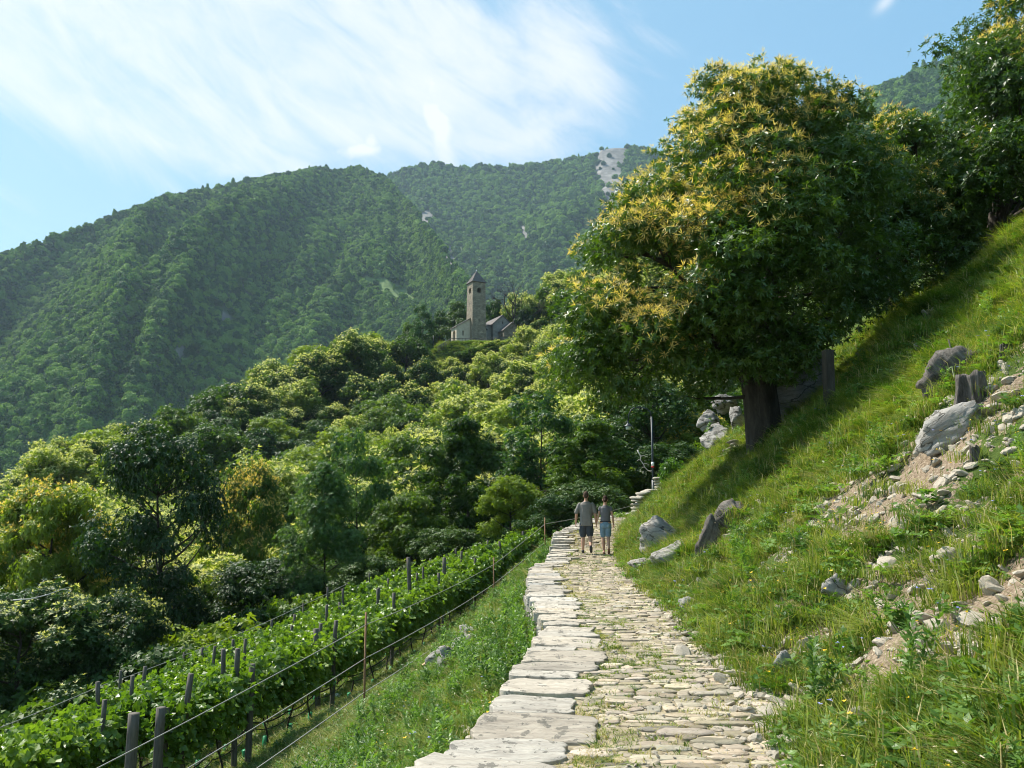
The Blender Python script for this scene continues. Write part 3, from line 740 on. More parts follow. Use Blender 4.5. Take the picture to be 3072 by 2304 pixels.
for (p, pxc, pyt, Yd, hw, lab) in hand:
    c = at(pxc, pyt, Yd); x, y = c[0], Yd; zb = Hs(x, y)
    h = max(c[2] - zb, 3.5); pr = PR_[p]; wide = (hw / F_PX * Yd) / (pr['R'] * h / pr['h'])
    plant(p, x, y, h, rng.random() * 6.28, lab, wide=float(np.clip(wide, .5, 1.9))); taken.append((x, y, 3.2))
spec = [
    ('pale2', 1345, 1072, 189, 60, 'small blossomed chestnut at the left end of the church railing'),
    ('green1', 1425, 1040, 190, 66, 'rounded green chestnut directly below the foot of the bell tower'),
    ('pale1', 1490, 1024, 190, 62, 'cream-blossomed chestnut right under the low choir of the church'),
    ('pale3', 1555, 1012, 190, 62, 'blossomed chestnut hiding the foot of the gabled annex'),
    ('green3', 1625, 1018, 190, 70, 'green chestnut below the right end of the church railing'),
    ('pale3', 1452, 1031, 191.5, 60, 'blossomed chestnut touching the terrace wall under the tower'),
    ('green3', 1525, 1019, 191.5, 60, 'green chestnut between the choir and the annex foot'),
    ('green1', 1395, 1050, 191, 44, 'small green chestnut below the left corner of the railing'),
    ('green2', 1460, 1085, 180, 70, 'green chestnut one tree below the bell tower'),
    ('pale3', 1325, 1120, 182, 62, 'blossomed chestnut at the bottom of the small church meadow'),
  # around the church
    ('dark1', 1375, 915, 212, 60, 'dark green tree immediately left of the church'),
    ('naspen', 1272, 905, 206, 46, 'airy pale poplar on the meadow left of the church'),
    ('dark1', 1325, 945, 218, 50, 'dark tree behind the pale poplar left of the church'),
    ('green2', 1230, 965, 214, 50, 'green tree at the meadow edge, behind the pale poplar'),
    ('green1', 1640, 850, 226, 95, 'large plain green chestnut up the slope right of the church'),
    ('pale1', 1560, 880, 218, 62, 'pale-blossomed chestnut behind the church gable, under the dead branches'),
    ('pale2', 1680, 815, 240, 80, 'highest pale-blossomed chestnut on the skyline right of the church'),
    ('green2', 1480, 895, 222, 36, 'small green tree peeping out right of the bell tower'),
    ('dark1', 1580, 935, 214, 45, 'dark tree in the hollow right of the small gabled annex'),
    ('pale3', 1620, 960, 196, 55, 'pale-blossomed bush-like chestnut right of the annex, hiding the picket rail'),
    ('green1', 1750, 800, 235, 90, 'green chestnut on the skyline beside the big foreground tree'),
    ('dusty1', 1830, 760, 240, 100, 'green skyline chestnut half hidden by the foreground chestnut'),
]
for (p, pxc, pyt, Yd, hw, lab) in spec:
    c = at(pxc, pyt, Yd); x, y = c[0], Yd; zb = Hs(x, y); h = float(np.clip(c[2] - zb, 4, 17)); pr = PR_[p]
    h = max(h, 7.0) if Yd < 190 else h; wide = (hw / F_PX * Yd) / (pr['R'] * h / pr['h'])
    plant(p, x, y, h, rng.random() * 6.28, lab, wide=float(np.clip(wide, .5, 2.0)), z=c[2] - h); taken.append((x, y, 3.5))
# the wood on the spur: jittered rows, nearest first
cand = []
for yy in np.arange(52, 262, 6.9):
    for xx in np.arange(-.68 * yy - 6, .30 * yy + 8, 7.5 * (.75 + yy / 500)):
        x = xx + rng.uniform(-2.6, 2.6); y = yy + rng.uniform(-2.6, 2.6)
        if any((x - a) ** 2 + (y - b) ** 2 < (r_ + 2) ** 2 for a, b, r_ in taken): continue
        if (abs(x + 4) < 15 and abs(y - 203) < 9.5): continue
        z = Hs(x, y); px0, py0 = proj(x, y, z); pxt, pyt = proj(x, y, z + 9)
        if 1190 < px0 < 1335 and 1030 < py0 < 1110 and y > 160: continue   # meadow below the church
        if px0 < -330 or px0 > 2150: continue
        cand.append((x, y, z, pxt, pyt))
cand.sort(key=lambda c: c[1])
sky_top = np.full(400, 9999.0); chosen = []                # coarse occlusion test in front-to-back order
for (x, y, z, pxt, pyt) in cand:
    hmax = 9.8
    if 1330 < pxt < 1600 and y < 200:                       # keep the church clear
        lim = zat(1085 if pxt < 1440 else 1052, y); hmax = min(hmax, lim - z)
        if hmax < 3: continue
    if y > 200 and 1330 < pxt < 1520: hmax = min(hmax, zat(960, y) - z)
    if hmax < 3: continue
    h = hmax * rng.uniform(.68, 1.22) if hmax > 9 else hmax
    t = proj(x, y, z + h)[1]; w = 4.3 / y * F_PX; a, b = int(max(0, (pxt - w * .7 + 300) // 10)), int(min(399, (pxt + w * .7 + 300) // 10))
    if b <= a: continue
    vis = np.mean(sky_top[a:b] > t + 12)
    if vis > .28: chosen.append((x, y, z, h, pxt, t)); sky_top[a:b] = np.minimum(sky_top[a:b], t + .25 * (proj(x, y, z)[1] - t))
zones = {}
for (x, y, z, h, px_, py_) in chosen:
    n1 = vnoise(x * .03, y * .03, 0, 5) + rng.normal(0, .45)
    ridge = py_ < np.interp(px_, [0, 500, 1000, 1300, 1700], [1560, 1240, 1080, 1010, 860]) + 40
    k = 'pale' if n1 + (.5 if ridge else 0) > .22 else ('dusty' if n1 > -.1 else ('dark' if n1 < -.85 else 'green'))
    band = 0 if y < 80 else 1 if y < 105 else 2 if y < 135 else 3 if y < 170 else 4
    zones.setdefault((band, k), []).append((px_, x, y, z, h))
BAND = ['lowest belt just behind the vineyard', 'second belt up the slope', 'middle belt of the wooded slope', 'belt below the church meadow', 'top belt along the ridge']
opts = {'green': ['green1', 'green2', 'green3'], 'pale': ['pale1', 'pale2', 'pale3'], 'dusty': ['dusty1'], 'dark': ['dark1']}
ntree = 0
for (band, k), lst in sorted(zones.items()):
    lst.sort()
    for q, (px_, x, y, z, h) in enumerate(lst):
        lab = '%s, %s from the left in the %s' % (KIND[k], ordn(q), BAND[band])
        pk = opts[k][rng.integers(len(opts[k]))]
        if band == 0: pk = {'green': 'ngreen1', 'pale': 'pale2', 'dusty': 'ngreen2', 'dark': 'ndusk'}[k] if rng.random() < .7 else pk
        plant(pk, x, y, h * (1.14 if k != 'dark' else 1.0), rng.random() * 6.28, lab, group='trees of the wooded spur below the church', wide=rng.uniform(.88, 1.25), z=z); ntree += 1
print('forest trees', ntree)

# low growth between the trunks
def shrub_proto(seed, mat):
    r = np.random.default_rng(seed); lob = crown_lobes(.3, 1.5, 1.3, 16, 'dome', r, .34); P, A, k = lobed_points(lob, 620, (.5, 1.1), .3, r)
    V, F = sprays(P, A, 5, .17, .24, r=r); return mesh('shrub', V, F, M[mat], smooth=False)
SHR = [shrub_proto(1, 'leaf_mid'), shrub_proto(2, 'leaf_dark'), shrub_proto(3, 'leaf_mid')]
n = 5200; y = rng.uniform(47, 250, n); x = rng.uniform(-.72, .32, n) * y; k = (x < interp(y, RX) - 13) | (y > 52); k &= ~((np.abs(x + 5) < 15) & (np.abs(y - 203) < 12)) & ~((np.abs(x + 20) < 11) & (np.abs(y - 188) < 14)); x, y = x[k], y[k]; n = len(x)
n2 = 500; y2 = rng.uniform(12, 47, n2); x2 = interp(y2, RX) - rng.uniform(13.0, 28, n2); x = np.concatenate([x, x2]); y = np.concatenate([y, y2]); n = len(x)
scatter('undergrowth', np.stack([x, y, H(x, y) - .2], -1), np.stack([rng.normal(0, .1, n), rng.normal(0, .1, n), rng.random(n) * 6.28], -1), rng.uniform(.8, 2.1, n), rng.integers(0, 3, n), SHR, 'leafy undergrowth between the trees of the wooded slope')
# ---------------------------------------------------------------- big chestnuts on the slope
def outline_crown(poly, Yc, half, n, rb, r):
    """lobes filling a solid whose silhouette is poly (photo px) at distance Yc, up to half metres deep each way"""
    poly = np.array(poly, float); out = []
    x0, y0 = poly.min(0); x1, y1 = poly.max(0)
    s = F_PX / Yc
    for q in range(n * 60):
        if len(out) >= n: break
        a, b = r.uniform(x0, x1), r.uniform(y0, y1); rad = r.uniform(*rb)
        if not inpoly(np.array([a]), np.array([b]), poly)[0]: continue
        e = 1e9
        for i in range(len(poly)):
            p, c = poly[i], poly[(i + 1) % len(poly)]; t = np.clip(np.dot([a, b] - p, c - p) / np.dot(c - p, c - p), 0, 1)
            e = min(e, np.hypot(*(p + t * (c - p) - [a, b])))
        e /= s
        if e < rad * .80: continue
        T = min(half, 2.55 * math.sqrt(max(e, 0)))
        Yv = Yc + T * r.choice([-1, 1]) * (r.random() ** .45) * (.95)
        c = at(a, b, Yv); out.append((c[0], Yv, c[2], rad, rad * .56))
    return np.array(out)
def big_tree(name, label, poly, Yc, half, n, rb, base, trunk, seed, nros, leaf, catk, limbN=26, per=8, limbcol='bark', catdir=-1):
    r = np.random.default_rng(seed); lobes = outline_crown(poly, Yc, half, n, rb, r)
    base = np.array(base, float); o = thing(name, label, 'tree', base)
    L0 = lobes.copy(); L0[:, :3] -= base
    mb = MB(); fork, r0, topp = trunk
    topp = np.array(topp) - base; fk = topp * fork / np.linalg.norm(topp)
    t = np.linspace(0, 1, 14)[:, None]; Pt = (1 - t) ** 2 * np.array([0, 0, -.8]) + 2 * t * (1 - t) * (fk * .5 + [.08, 0, 0]) + t * t * fk
    Vt, Fq, Ft = tube(Pt, r0 * np.interp(t[:, 0], [0, .14, .3, 1], [1.65, 1.22, 1.0, .88]), 40)
    ang = np.arctan2(Vt[:, 1], Vt[:, 0]); k = 1 + .055 * np.sin(ang * 7 + Vt[:, 2] * .6) + .05 * fbm(np.cos(ang) * 3, np.sin(ang) * 3, Vt[:, 2] * .5, 3, seed)
    Vt[:, :2] = (Vt[:, :2]) * k[:, None]; mb.add(Vt, [Fq, Ft])
    obj('trunk', mb.build(name + '_trunk', M[limbcol]), o)
    mb = MB(); mains = []
    order = np.argsort(L0[:, 2]); picks = L0[r.choice(len(L0), 9, replace=False)]
    for c in picks:
        e = c[:3] * .78 + fk * .22; d = e - fk; t = np.linspace(0, 1, 12)[:, None]
        mid = fk + d * .45 + [0, 0, .12 * np.linalg.norm(d)] + r.normal(0, .3, 3)
        s0 = fk - [0, 0, r.uniform(.1, .9)]
        Q = (1 - t) ** 2 * s0 + 2 * t * (1 - t) * mid + t * t * e + .10 * np.cumsum(r.normal(0, .5, (12, 3)), 0) * (t * (1 - t) * 2)
        mb.tube(Q, r0 * .42 * (1 - .86 * t[:, 0]), 9); mains.append(Q)
    allm = np.concatenate(mains)
    for c in L0[r.choice(len(L0), min(limbN * 3, len(L0)), replace=False)]:
        e = c[:3]; d2 = np.linalg.norm(allm - e, axis=1) + .6 * np.maximum(allm[:, 2] - e[2], 0); s0 = allm[np.argmin(d2)]
        d = e - s0; t = np.linspace(0, 1, 8)[:, None]; mid = s0 + d * .5 + r.normal(0, .12 * np.linalg.norm(d), 3)
        Q = (1 - t) ** 2 * s0 + 2 * t * (1 - t) * mid + t * t * e
        mb.tube(Q, .07 * (1 - .8 * t[:, 0]), 5)
        for z in range(3):
            e2 = e + nrm(r.normal(size=3)) * c[3] * .9; mb.tube(np.stack([e * .6 + s0 * .4, e * .9 + e2 * .1, e2]), [.03, .02, .006], 4)
    obj('limbs', mb.build(name + '_limbs', M[limbcol]), o)
    P, A, k = lobed_points(L0, nros, (.80, 1.12), .35, r)
    Pi, Ai, _ = lobed_points(L0, int(nros * .35), (.15, .7), 0, r)
    V, F = sprays(np.vstack([P, Pi]), np.vstack([A, Ai]), per, leaf, .15, (35, 100), .12, r)
    obj('crown', mesh(name + '_crown', V, F, M['leaf_big'], smooth=False), o)
    if catk:
        cen = L0[:, :3].mean(0); od = nrm(P - cen)
        sc = od @ nrm(np.array([-.75, -.35, .55])) * 1.0 + nrm(A) @ nrm(np.array([-.5, -.4, .8])) * .7 + r.normal(0, .28, len(P)) + 1.3 * vnoise(P[:, 0] * .8, P[:, 1] * .8, P[:, 2] * .8, seed)
        sel = np.argsort(-sc)[:int(len(P) * catk)]
        V, F = sprays(P[sel] + A[sel] * .10, A[sel], 8, .17, .055, (25, 80), .06, r, mid=.5)
        obj('catkins', mesh(name + '_catkins', V, F, M['catkin'], smooth=False), o)
    return o
POLY1 = [(1660, 1230), (1632, 1130), (1650, 1010), (1640, 930), (1690, 850), (1720, 720), (1790, 640), (1850, 560), (1880, 490), (1950, 425), (1985, 370), (2060, 310), (2100, 190), (2190, 190), (2240, 165), (2330, 150), (2400, 175),
         (2470, 205), (2560, 260), (2620, 340), (2680, 440), (2740, 570), (2780, 720), (2770, 850), (2700, 900), (2640, 960), (2540, 1040), (2470, 1110), (2390, 1190), (2300, 1160), (2220, 1200), (2110, 1250), (1950, 1200), (1870, 1255), (1760, 1200)]
tx, ty = 6.95, 22.0
tb = (tx, ty, Hs(tx, ty) - .1)
big_tree('big_chestnut', 'big old chestnut with orange-yellow catkins on the slope beside the path', POLY1, 21.6, 5.6, 350, (.5, .95), tb, (2.2, .50, at(2225, 700, 22)), 5, 31000, .145, .15)
POLY2 = [(2440, 500), (2550, 390), (2620, 310), (2720, 310), (2820, 360), (2880, 460), (2940, 600), (2950, 800), (2890, 900), (2780, 890), (2680, 930), (2560, 960), (2470, 800)]
c2 = at(2690, 1010, 26); b2 = (c2[0], 26.5, Hs(c2[0], 26.5))
big_tree('chestnut_tree', 'second chestnut close behind the big catkin-covered one, in its shade', POLY2, 26.5, 3.2, 85, (.7, 1.05), b2, (1.6, .22, at(2700, 600, 26.5)), 6, 7500, .18, .06, 14)
POLY3 = [(2690, 180), (2725, 60), (2830, 70), (2930, -10), (2980, -90), (3150, -150), (3400, -100), (3500, 200), (3480, 600), (3250, 680), (3072, 640), (2960, 730), (2850, 690), (2790, 540), (2740, 430), (2790, 330), (2840, 260), (2740, 230)]
c3 = at(2960, 700, 25); b3 = (c3[0] + .2, 25.5, Hs(c3[0] + .2, 25.5))
big_tree('chestnut_tree', 'bright green chestnut reaching into the top right corner', POLY3, 25.5, 3.8, 130, (.75, 1.1), b3, (2.0, .26, at(3050, 300, 25.5)), 8, 14000, .165, .035, 20)
POLY4 = [(2830, 560), (2900, 480), (3000, 500), (3100, 560), (3200, 640), (3100, 690), (2960, 735), (2880, 740), (2830, 690)]
c4 = at(2880, 770, 29); b4 = (c4[0], 29.5, Hs(c4[0], 29.5))
big_tree('chestnut_tree', 'low dark chestnut on the grassy crest under the bright corner tree', POLY4, 29.5, 2.5, 32, (.6, .9), b4, (1.0, .16, at(2960, 600, 29.5)), 9, 4200, .18, .02, 8)

# ---------------------------------------------------------------- stones: generic irregular slabs
def stones(cx, cy, hw, hl, zt, th, ang, r, nseg=14, rings=((1, 0), (.93, -.12), (.75, .0), (.45, .03), (0, .05)), jag=.13, pw=3.2, tiltx=None, tilty=None, rough=.02, edge=.018):
    """many flat stones: centre, half width, half length, top z, thickness, rotation; arrays of equal length"""
    n = len(cx); a = np.arange(nseg) / nseg * 2 * math.pi
    a = a[None] + r.uniform(0, .3, (n, 1)); ca, sa = np.cos(a), np.sin(a)
    p = 1 / (np.abs(ca) ** pw + np.abs(sa) ** pw) ** (1 / pw) * (1 + r.uniform(-jag, jag * .45, (n, nseg)))
    ox, oy = ca * p, sa * p
    V = []; lv = [(1.0, -1.0, 0)] + [(f, 0, dz) for f, dz in rings[:-1]]
    tiltx = np.zeros(n) if tiltx is None else tiltx; tilty = np.zeros(n) if tilty is None else tilty
    c, s = np.cos(ang)[:, None], np.sin(ang)[:, None]
    for f, side, dz in lv + [(0, 0, rings[-1][1])]:
        X = ox * f * hw[:, None]; Yv = oy * f * hl[:, None]
        if f == 0: X, Yv = X[:, :1] * 0, Yv[:, :1] * 0
        z = tiltx[:, None] * X + tilty[:, None] * Yv
        if side < 0: z = z * 0 - th[:, None] + 0 * X; X = X * 1.0; Yv = Yv * 1.0
        elif f == 1: z = z - edge
        else: z = z + r.normal(0, rough * .35, X.shape) + dz * 0
        if f == 1.0 and side == 0: z1_ = z
        V.append(np.stack([cx[:, None] + X * c - Yv * s, cy[:, None] + X * s + Yv * c, zt[:, None] + z], -1))
    V.insert(1, V[1].copy()); lv.insert(1, lv[1])
    V = np.concatenate(V, 1); k = V.shape[1]; nl = len(lv)
    j = np.arange(nseg); j2 = (j + 1) % nseg
    Fq = np.concatenate([np.stack([q * nseg + j, q * nseg + j2, (q + 1) * nseg + j2, (q + 1) * nseg + j], -1) for q in range(nl - 1) if q != 1])
    Ft = np.stack([(nl - 1) * nseg + j, (nl - 1) * nseg + j2, np.full(nseg, nl * nseg)], -1)
    off = np.arange(n)[:, None, None] * k
    return V.reshape(-1, 3), (Fq[None] + off).reshape(-1, 4), (Ft[None] + off).reshape(-1, 3), k
r = np.random.default_rng(42)
# coping slabs of the retaining wall, kept as parts
wall = thing('retaining_wall', 'low dry stone retaining wall with big flat gneiss coping slabs along the left path edge', 'wall', (0, 6, 0))
y = -1.5; slabw = []
while y < 44:
    ln = r.uniform(.30, .62) * (1.1 if y < 9 else .85); w = r.uniform(.48, .86) + (.22 if y < 6.3 else 0)
    ym = y + ln / 2; x0 = xl(ym) - .06 + r.normal(0, .03); slabw.append((y, y + ln, x0 + w))
    slope = (xl(ym + .3) - xl(ym - .3)) / .6
    z0 = float(zp(ym)) + .018 + r.uniform(0, .014)
    nseg = 34
    rings = ((1, 0), (.985, 0), (.96, 0), (.85, 0), (.65, 0), (.45, 0), (.22, 0), (0, 0))
    V, Fq, Ft, k = stones(np.array([x0 + w / 2]), np.array([ym]), np.array([w / 2]), np.array([ln / 2 * .97]), np.array([z0]), np.array([.13]), np.array([-.12 + r.normal(0, .07)]), r, nseg, rings, .09, 7.0,
                          np.array([r.normal(0, .02)]), np.array([r.normal(0, .035)]), .010, .006)
    V = V - np.array([0, 6, 0]); V[:, 2] += .012 * fbm(V[:, 0] * 3, V[:, 1] * 7, 0, 3, 5) * (V[:, 2] > z0 - .06)
    tone = r.uniform(.70, 1.15); hue = r.normal(0.03, .022)
    me = mesh('coping_slab', V, [Fq, Ft], M['slab'], False, np.tile([tone * (1 + hue), tone, tone * (1 - hue * 1.3)], (len(V), 1)))
    me.polygons.foreach_set('use_smooth', np.ones(len(me.polygons), bool)); obj('coping_slab', me, wall)
    y += ln + r.uniform(.002, .014)
# the wall face below, coursed rubble standing proud of the bank
n = 0; cs = []
for yy in np.arange(-1, 43, .24):
    for lv in range(4):
        if r.random() < .95: cs.append((xl(yy) - .02 + r.normal(0, .02), yy + r.uniform(-.06, .06) + (lv % 2) * .1, zp(yy) - .10 - lv * .15 - r.uniform(0, .03)))
cs = np.array(cs); n = len(cs)
V, Fq, Ft, k = stones(cs[:, 0] + .10, cs[:, 1], r.uniform(.14, .2, n), r.uniform(.09, .16, n), cs[:, 2] + .02, r.uniform(.12, .15, n), r.normal(0, .12, n), r, 10, jag=.2, rough=.02)
V[:, 1] -= 6
t_ = np.repeat(r.uniform(.6, 1.25, n), k); obj('wall_face', mesh('wall_face', V, [Fq, Ft], M['wallstone'], False, np.stack([t_, t_, t_], -1)), wall)
# path paving: rows of stones set across the path, one sheet of paving
rows = []; y = 1.0
sb = np.array(slabw)
while y < 46:
    dh = r.uniform(.055, .125) * (1 + .02 * y); j = np.searchsorted(sb[:, 0], y) - 1; left = sb[max(0, min(j, len(sb) - 1)), 2] + .01
    x = left + r.uniform(0, .08); xe = xr(y) + .06 + .12 * vnoise(y * .7, 3.3)
    while x < xe:
        w = r.lognormal(-1.62, .42); w = min(max(w, .09), .5)
        if r.random() < .955: rows.append((x + w / 2, y + dh / 2, w / 2, dh / 2))
        x += w + r.uniform(.003, .018)
    y += dh + r.uniform(0, .006)
R_ = np.array(rows); n = len(R_)
wav = .10 * vnoise(R_[:, 0] * .9, R_[:, 1] * .8, 0, 3) + .035 * vnoise(R_[:, 0] * 3.1, R_[:, 1] * 2.1, 0, 4)
zz = zp(R_[:, 1]) + .012 * vnoise(R_[:, 0] * 1.5, R_[:, 1] * 1.5, 0, 6) + r.normal(0, .006, n)
V, Fq, Ft, k = stones(R_[:, 0], R_[:, 1] + wav, R_[:, 2] * 1.02, R_[:, 3] * 1.05, zz, np.full(n, .05), r.normal(0, .09, n), r, 12, ((1, 0), (.93, 0), (.6, 0), (0, 0)), .26, 3.6,
                      r.normal(0, .03, n), r.normal(0, .05, n), .007, .006)
tone = r.normal(1.0, .19, n) * np.where(r.random(n) < .10, .6, 1); tc = np.stack([tone * (1 + r.normal(.01, .03, n)), tone, tone * (1 - r.normal(.03, .05, n))], -1)
pv = obj('path', mesh('path', V, [Fq, Ft], M['cobble'], True, np.repeat(tc, k, 0))); tag(pv, kind='structure')
def bed_mat():
    m, nt, p = newmat('path bedding'); v = wpos(nt); a = tnoise(nt, v, 14, 6, .7); b = tnoise(nt, v, 1.1, 3, .6)
    c = ramp(nt, a, [(.3, (.12, .095, .055)), (.5, (.27, .22, .14)), (.7, (.38, .32, .21))])
    g_ = ramp(nt, a, [(.3, (.06, .09, .02)), (.7, (.20, .22, .07))])
    nt.links.new(mixc(nt, mth(nt, 'GREATER_THAN', b, .56), c, g_), p.inputs['Base Color']); p.inputs['Roughness'].default_value = .95; bump(nt, p, a, .8, .02); return m
ys = np.arange(-2, 50, .25); Vb = []; 
for yy in ys:
    for t in np.linspace(0, 1, 7): Vb.append(((xl(yy) + .05) * (1 - t) + (xr(yy) + .15) * t, yy, zp(yy) - .012 + (.05 if t == 1 else 0)))
i = np.arange(len(ys) - 1)[:, None] * 7 + np.arange(6)[None]
tag(obj('path_bed', mesh('path_bed', Vb, np.stack([i, i + 1, i + 8, i + 7], -1).reshape(-1, 4), bed_mat())), kind='structure')

# ---------------------------------------------------------------- vineyard
def vine_proto(seed, side):
    r = np.random.default_rng(seed); mb = MB()
    z = np.linspace(0, 1, 9); x = .05 * np.sin(z * 5 + seed); yv = .06 * np.sin(z * 4 + seed * 2)
    mb.tube(np.stack([x, yv, z * 1.0 - .05], -1), .018 * (1.3 - .5 * z), 6)
    for s in (-1, 1):
        q = np.linspace(0, 1, 6); mb.tube(np.stack([x[-1] + 0 * q, yv[-1] + s * .5 * q, .95 + .12 * q], -1), .012 * (1.1 - .6 * q), 5)
    stem = mb.build('vine_stem', M['bark'])
    n = 350; P = np.stack([r.normal(0, .12, n), r.uniform(-.62, .62, n), np.where(r.random(n) < .55, r.uniform(1.35, 1.88, n), r.uniform(.86, 1.5, n))], -1)
    P[:, 0] *= np.where(P[:, 2] > 1.4, 1.5, 1.0); P[:, 2] += .16 * vnoise(P[:, 1] * 4, seed) 
    sh = r.random(n) < .08; P[sh, 2] += r.uniform(.05, .25, sh.sum())
    A = nrm(np.stack([np.sign(P[:, 0]) * .5 + r.normal(0, .4, n), r.normal(0, .4, n), r.uniform(.1, 1, n)], -1))
    V, F = sprays(P, A, 4, .122, .46, (40, 95), .15, r, mid=.4)
    fol = mesh('vine_foliage', V, F, M['leaf_vine'], smooth=False)
    return stem, fol
VP = [vine_proto(60 + k, 1) for k in range(6)]
mbg = MB(); gv, gq, gt = tube([(0, 0, .0), (0, .02, .34)], [.045, .05], 9); mbg.add(gv, [gq, gt]); GUARD = mbg.build('tube_guard', M['guard'])
mbp = MB(); zt = np.linspace(-.3, 2.3, 10); mbp.tube(np.stack([.01 * np.sin(zt * 3), .012 * np.cos(zt * 2.3), zt], -1), .052 * (1.06 - .04 * zt), 12); POST = mbp.build('vineyard_post', M['post'])
mbp = MB(); mbp.tube(np.stack([.008 * np.sin(zt * 2), .01 * np.cos(zt * 3), zt], -1), .042, 9); POST2 = mbp.build('vineyard_post', M['post'])
ROWN = ['front row beside the path bank', 'second row from the path', 'third row from the path', 'fourth row from the path', 'fifth row from the path', 'outermost row by the wood']
def rowx(k, y): return interp(y, RX) - 1.62 * k
posts = {0: [(778, 1980, 16.3, 2.35), (1025, 1871, 20.9, 2.3), (1196, 1798, 24.2, 2.3), (1425, 1681, 33, 2.3), (1497, 1620, 36.5, 2.3), (1568, 1591, 40, 2.2)]}
vine0 = None
for k in range(6):
    yy = 10.5 + r.uniform(0, .8) + (0 if k else 4.2); q = 0; y_end = 44 if k < 3 else 42
    while yy < y_end:
        x = rowx(k, yy) + r.normal(0, .05); a, b = proj(x, yy, Hs(x, yy) + 1.5)
        if not (-160 < a < 1720) or b > 2480 or (k > 0 and a > 1700): yy += 1.05; continue
        sl_ = math.atan2(rowx(k, yy + .5) - rowx(k, yy - .5), 1.0); stem, fol = VP[r.integers(6)]
        t = thing('grape_vine', 'grape vine, %s from the near end of the %s' % (ordn(q), ROWN[k]), 'vine', (x, yy, Hs(x, yy)), -sl_ + (math.pi if r.random() < .5 else 0), 'grape vines in the rows')
        t.scale = (1, 1, r.uniform(.95, 1.06))
        obj('stem', stem, t); obj('foliage', fol, t)
        if k < 3 or q % 3 == 0: obj('tube_guard', GUARD, t, rot=(r.normal(0, .15), r.normal(0, .15), 0))
        yy += 1.0 + r.uniform(-.05, .1); q += 1
    # posts of the row
    ph = posts.get(k)
    pl_ = []
    if ph:
        for (a, b, Yd, h) in ph: pl_.append((rowx(0, Yd) + .02, Yd, h))
        pl_.append((rowx(0, 28.5), 28.5, 2.25)); pl_.append((rowx(0, 14.2), 14.6, 2.3)); pl_.append((rowx(0, 44), 44, 2.3))
    else:
        yy = 13.2 + (k * 1.7) % 3
        while yy < 44: pl_.append((rowx(k, yy), yy, r.uniform(2.15, 2.55))); yy += r.uniform(3.9, 4.8)
    pl_.sort(key=lambda c: c[1])
    nq = 0
    for (x, yy, h) in pl_:
        a, b = proj(x, yy, Hs(x, yy) + 2.2)
        if not (-40 < a < 1740) or b > 2330: continue
        o = obj('vineyard_post', POST if (r.random() < .7 or k == 0) else POST2, loc=(x, yy, Hs(x, yy)), rot=(r.normal(0, .025), r.normal(0, .035), r.random() * 6)); o.scale = (1, 1, h / 2.3)
        tag(o, 'grey wooden post, %s from the near end of the %s' % (ordn(nq), ROWN[k]), 'post', 'wooden vineyard posts'); nq += 1
# stout end posts in the foreground of the rows
for (a, b, Yd, h, rad, lab) in [(402, 2140, 13.0, 2.4, .085, 'thick round post standing alone at the lower left of the vines'), (483, 2122, 13.8, 2.3, .075, 'thick front post of the pair among the lower vines'), (501, 2124, 14.3, 2.3, .05, 'thinner post just behind the thick one of the lower pair'),
                            (757, 1992, 16.4, 2.2, .06, 'slightly shorter post standing close left of the tall corner post'), (948, 1886, 21.5, 2.3, .07, 'leaning thick post in the second row above the corner post'), (1225, 1672, 30, 2.5, .075, 'leaning dark post left of the two short posts near the upper vines'), (1333, 1672, 31, 2.5, .07, 'tall upright post standing highest above the upper vines')]:
    c = at(a, b, Yd); zg = Hs(c[0], Yd); mb = MB(); z = np.linspace(-.3, c[2] - zg, 9); ln = .06 if 'leaning' in lab else .0
    mb.tube(np.stack([-ln * (c[2] - zg - z) * -1, 0 * z, z], -1), rad * (1.05 - .03 * z), 14)
    tag(obj('vineyard_post', mb.build('vineyard_post', M['post']), loc=(c[0], Yd, zg)), lab, 'post', 'wooden vineyard posts')
# trellis wires and hose
def strand(mb, P0, P1, rad, sag=.03, n=10):
    t = np.linspace(0, 1, n)[:, None]; Q = (1 - t) * np.array(P0) + t * np.array(P1); Q[:, 2] -= sag * 4 * (t * (1 - t))[:, 0] * np.linalg.norm(np.array(P1) - P0) * .3
    mb.tube(Q, rad, 5)
rods = []
for (a, b, Yd, h) in [(1100, 1837, 15.4, 2.05), (1482, 1672, 26, 2.0), (1635, 1552, 27.5, 1.95)]:
    c = at(a, b, Yd); zt_ = c[2]; zg = Hs(c[0], Yd); rods.append(np.array([c[0], Yd, zt_, zg]))
fence = thing('wire_fence', 'low fence of thin brown stakes and pale wires between path bank and front vine row', 'fence', (rods[0][0], rods[0][1], rods[0][3]))
o3 = np.array([rods[0][0], rods[0][1], rods[0][3]])
for rd in rods:
    mb = MB(); h = rd[2] - min(rd[3], rd[2] - 1.9)
    Vt, Fq, Ft = tube([(rd[0], rd[1], rd[2] - h - .2), (rd[0] - .01, rd[1], rd[2])], [.022, .020], 7); mb.add(Vt - o3, [Fq, Ft]); obj('stake', mb.build('stake', M['rust']), fence)
farp = at(1960, 1498, 40.0); farp = np.array([farp[0], 40.0, farp[2]])
for q, dz in enumerate((.22, .82, 1.42, 1.92)):
    mb = MB(); pts = [np.array([rods[0][0] - 3.4, 5.5, rods[0][2] - dz - .75 - .4])] + [np.array([rd[0], rd[1], rd[2] - dz]) for rd in rods]
    if q == 0: pts.append(farp)
    for A_, B_ in zip(pts[:-1], pts[1:]): strand(mb, A_ - o3, B_ - o3, .0085 if q < 3 else .006, .02)
    obj('wire', mb.build('wire', M['wire']), fence)
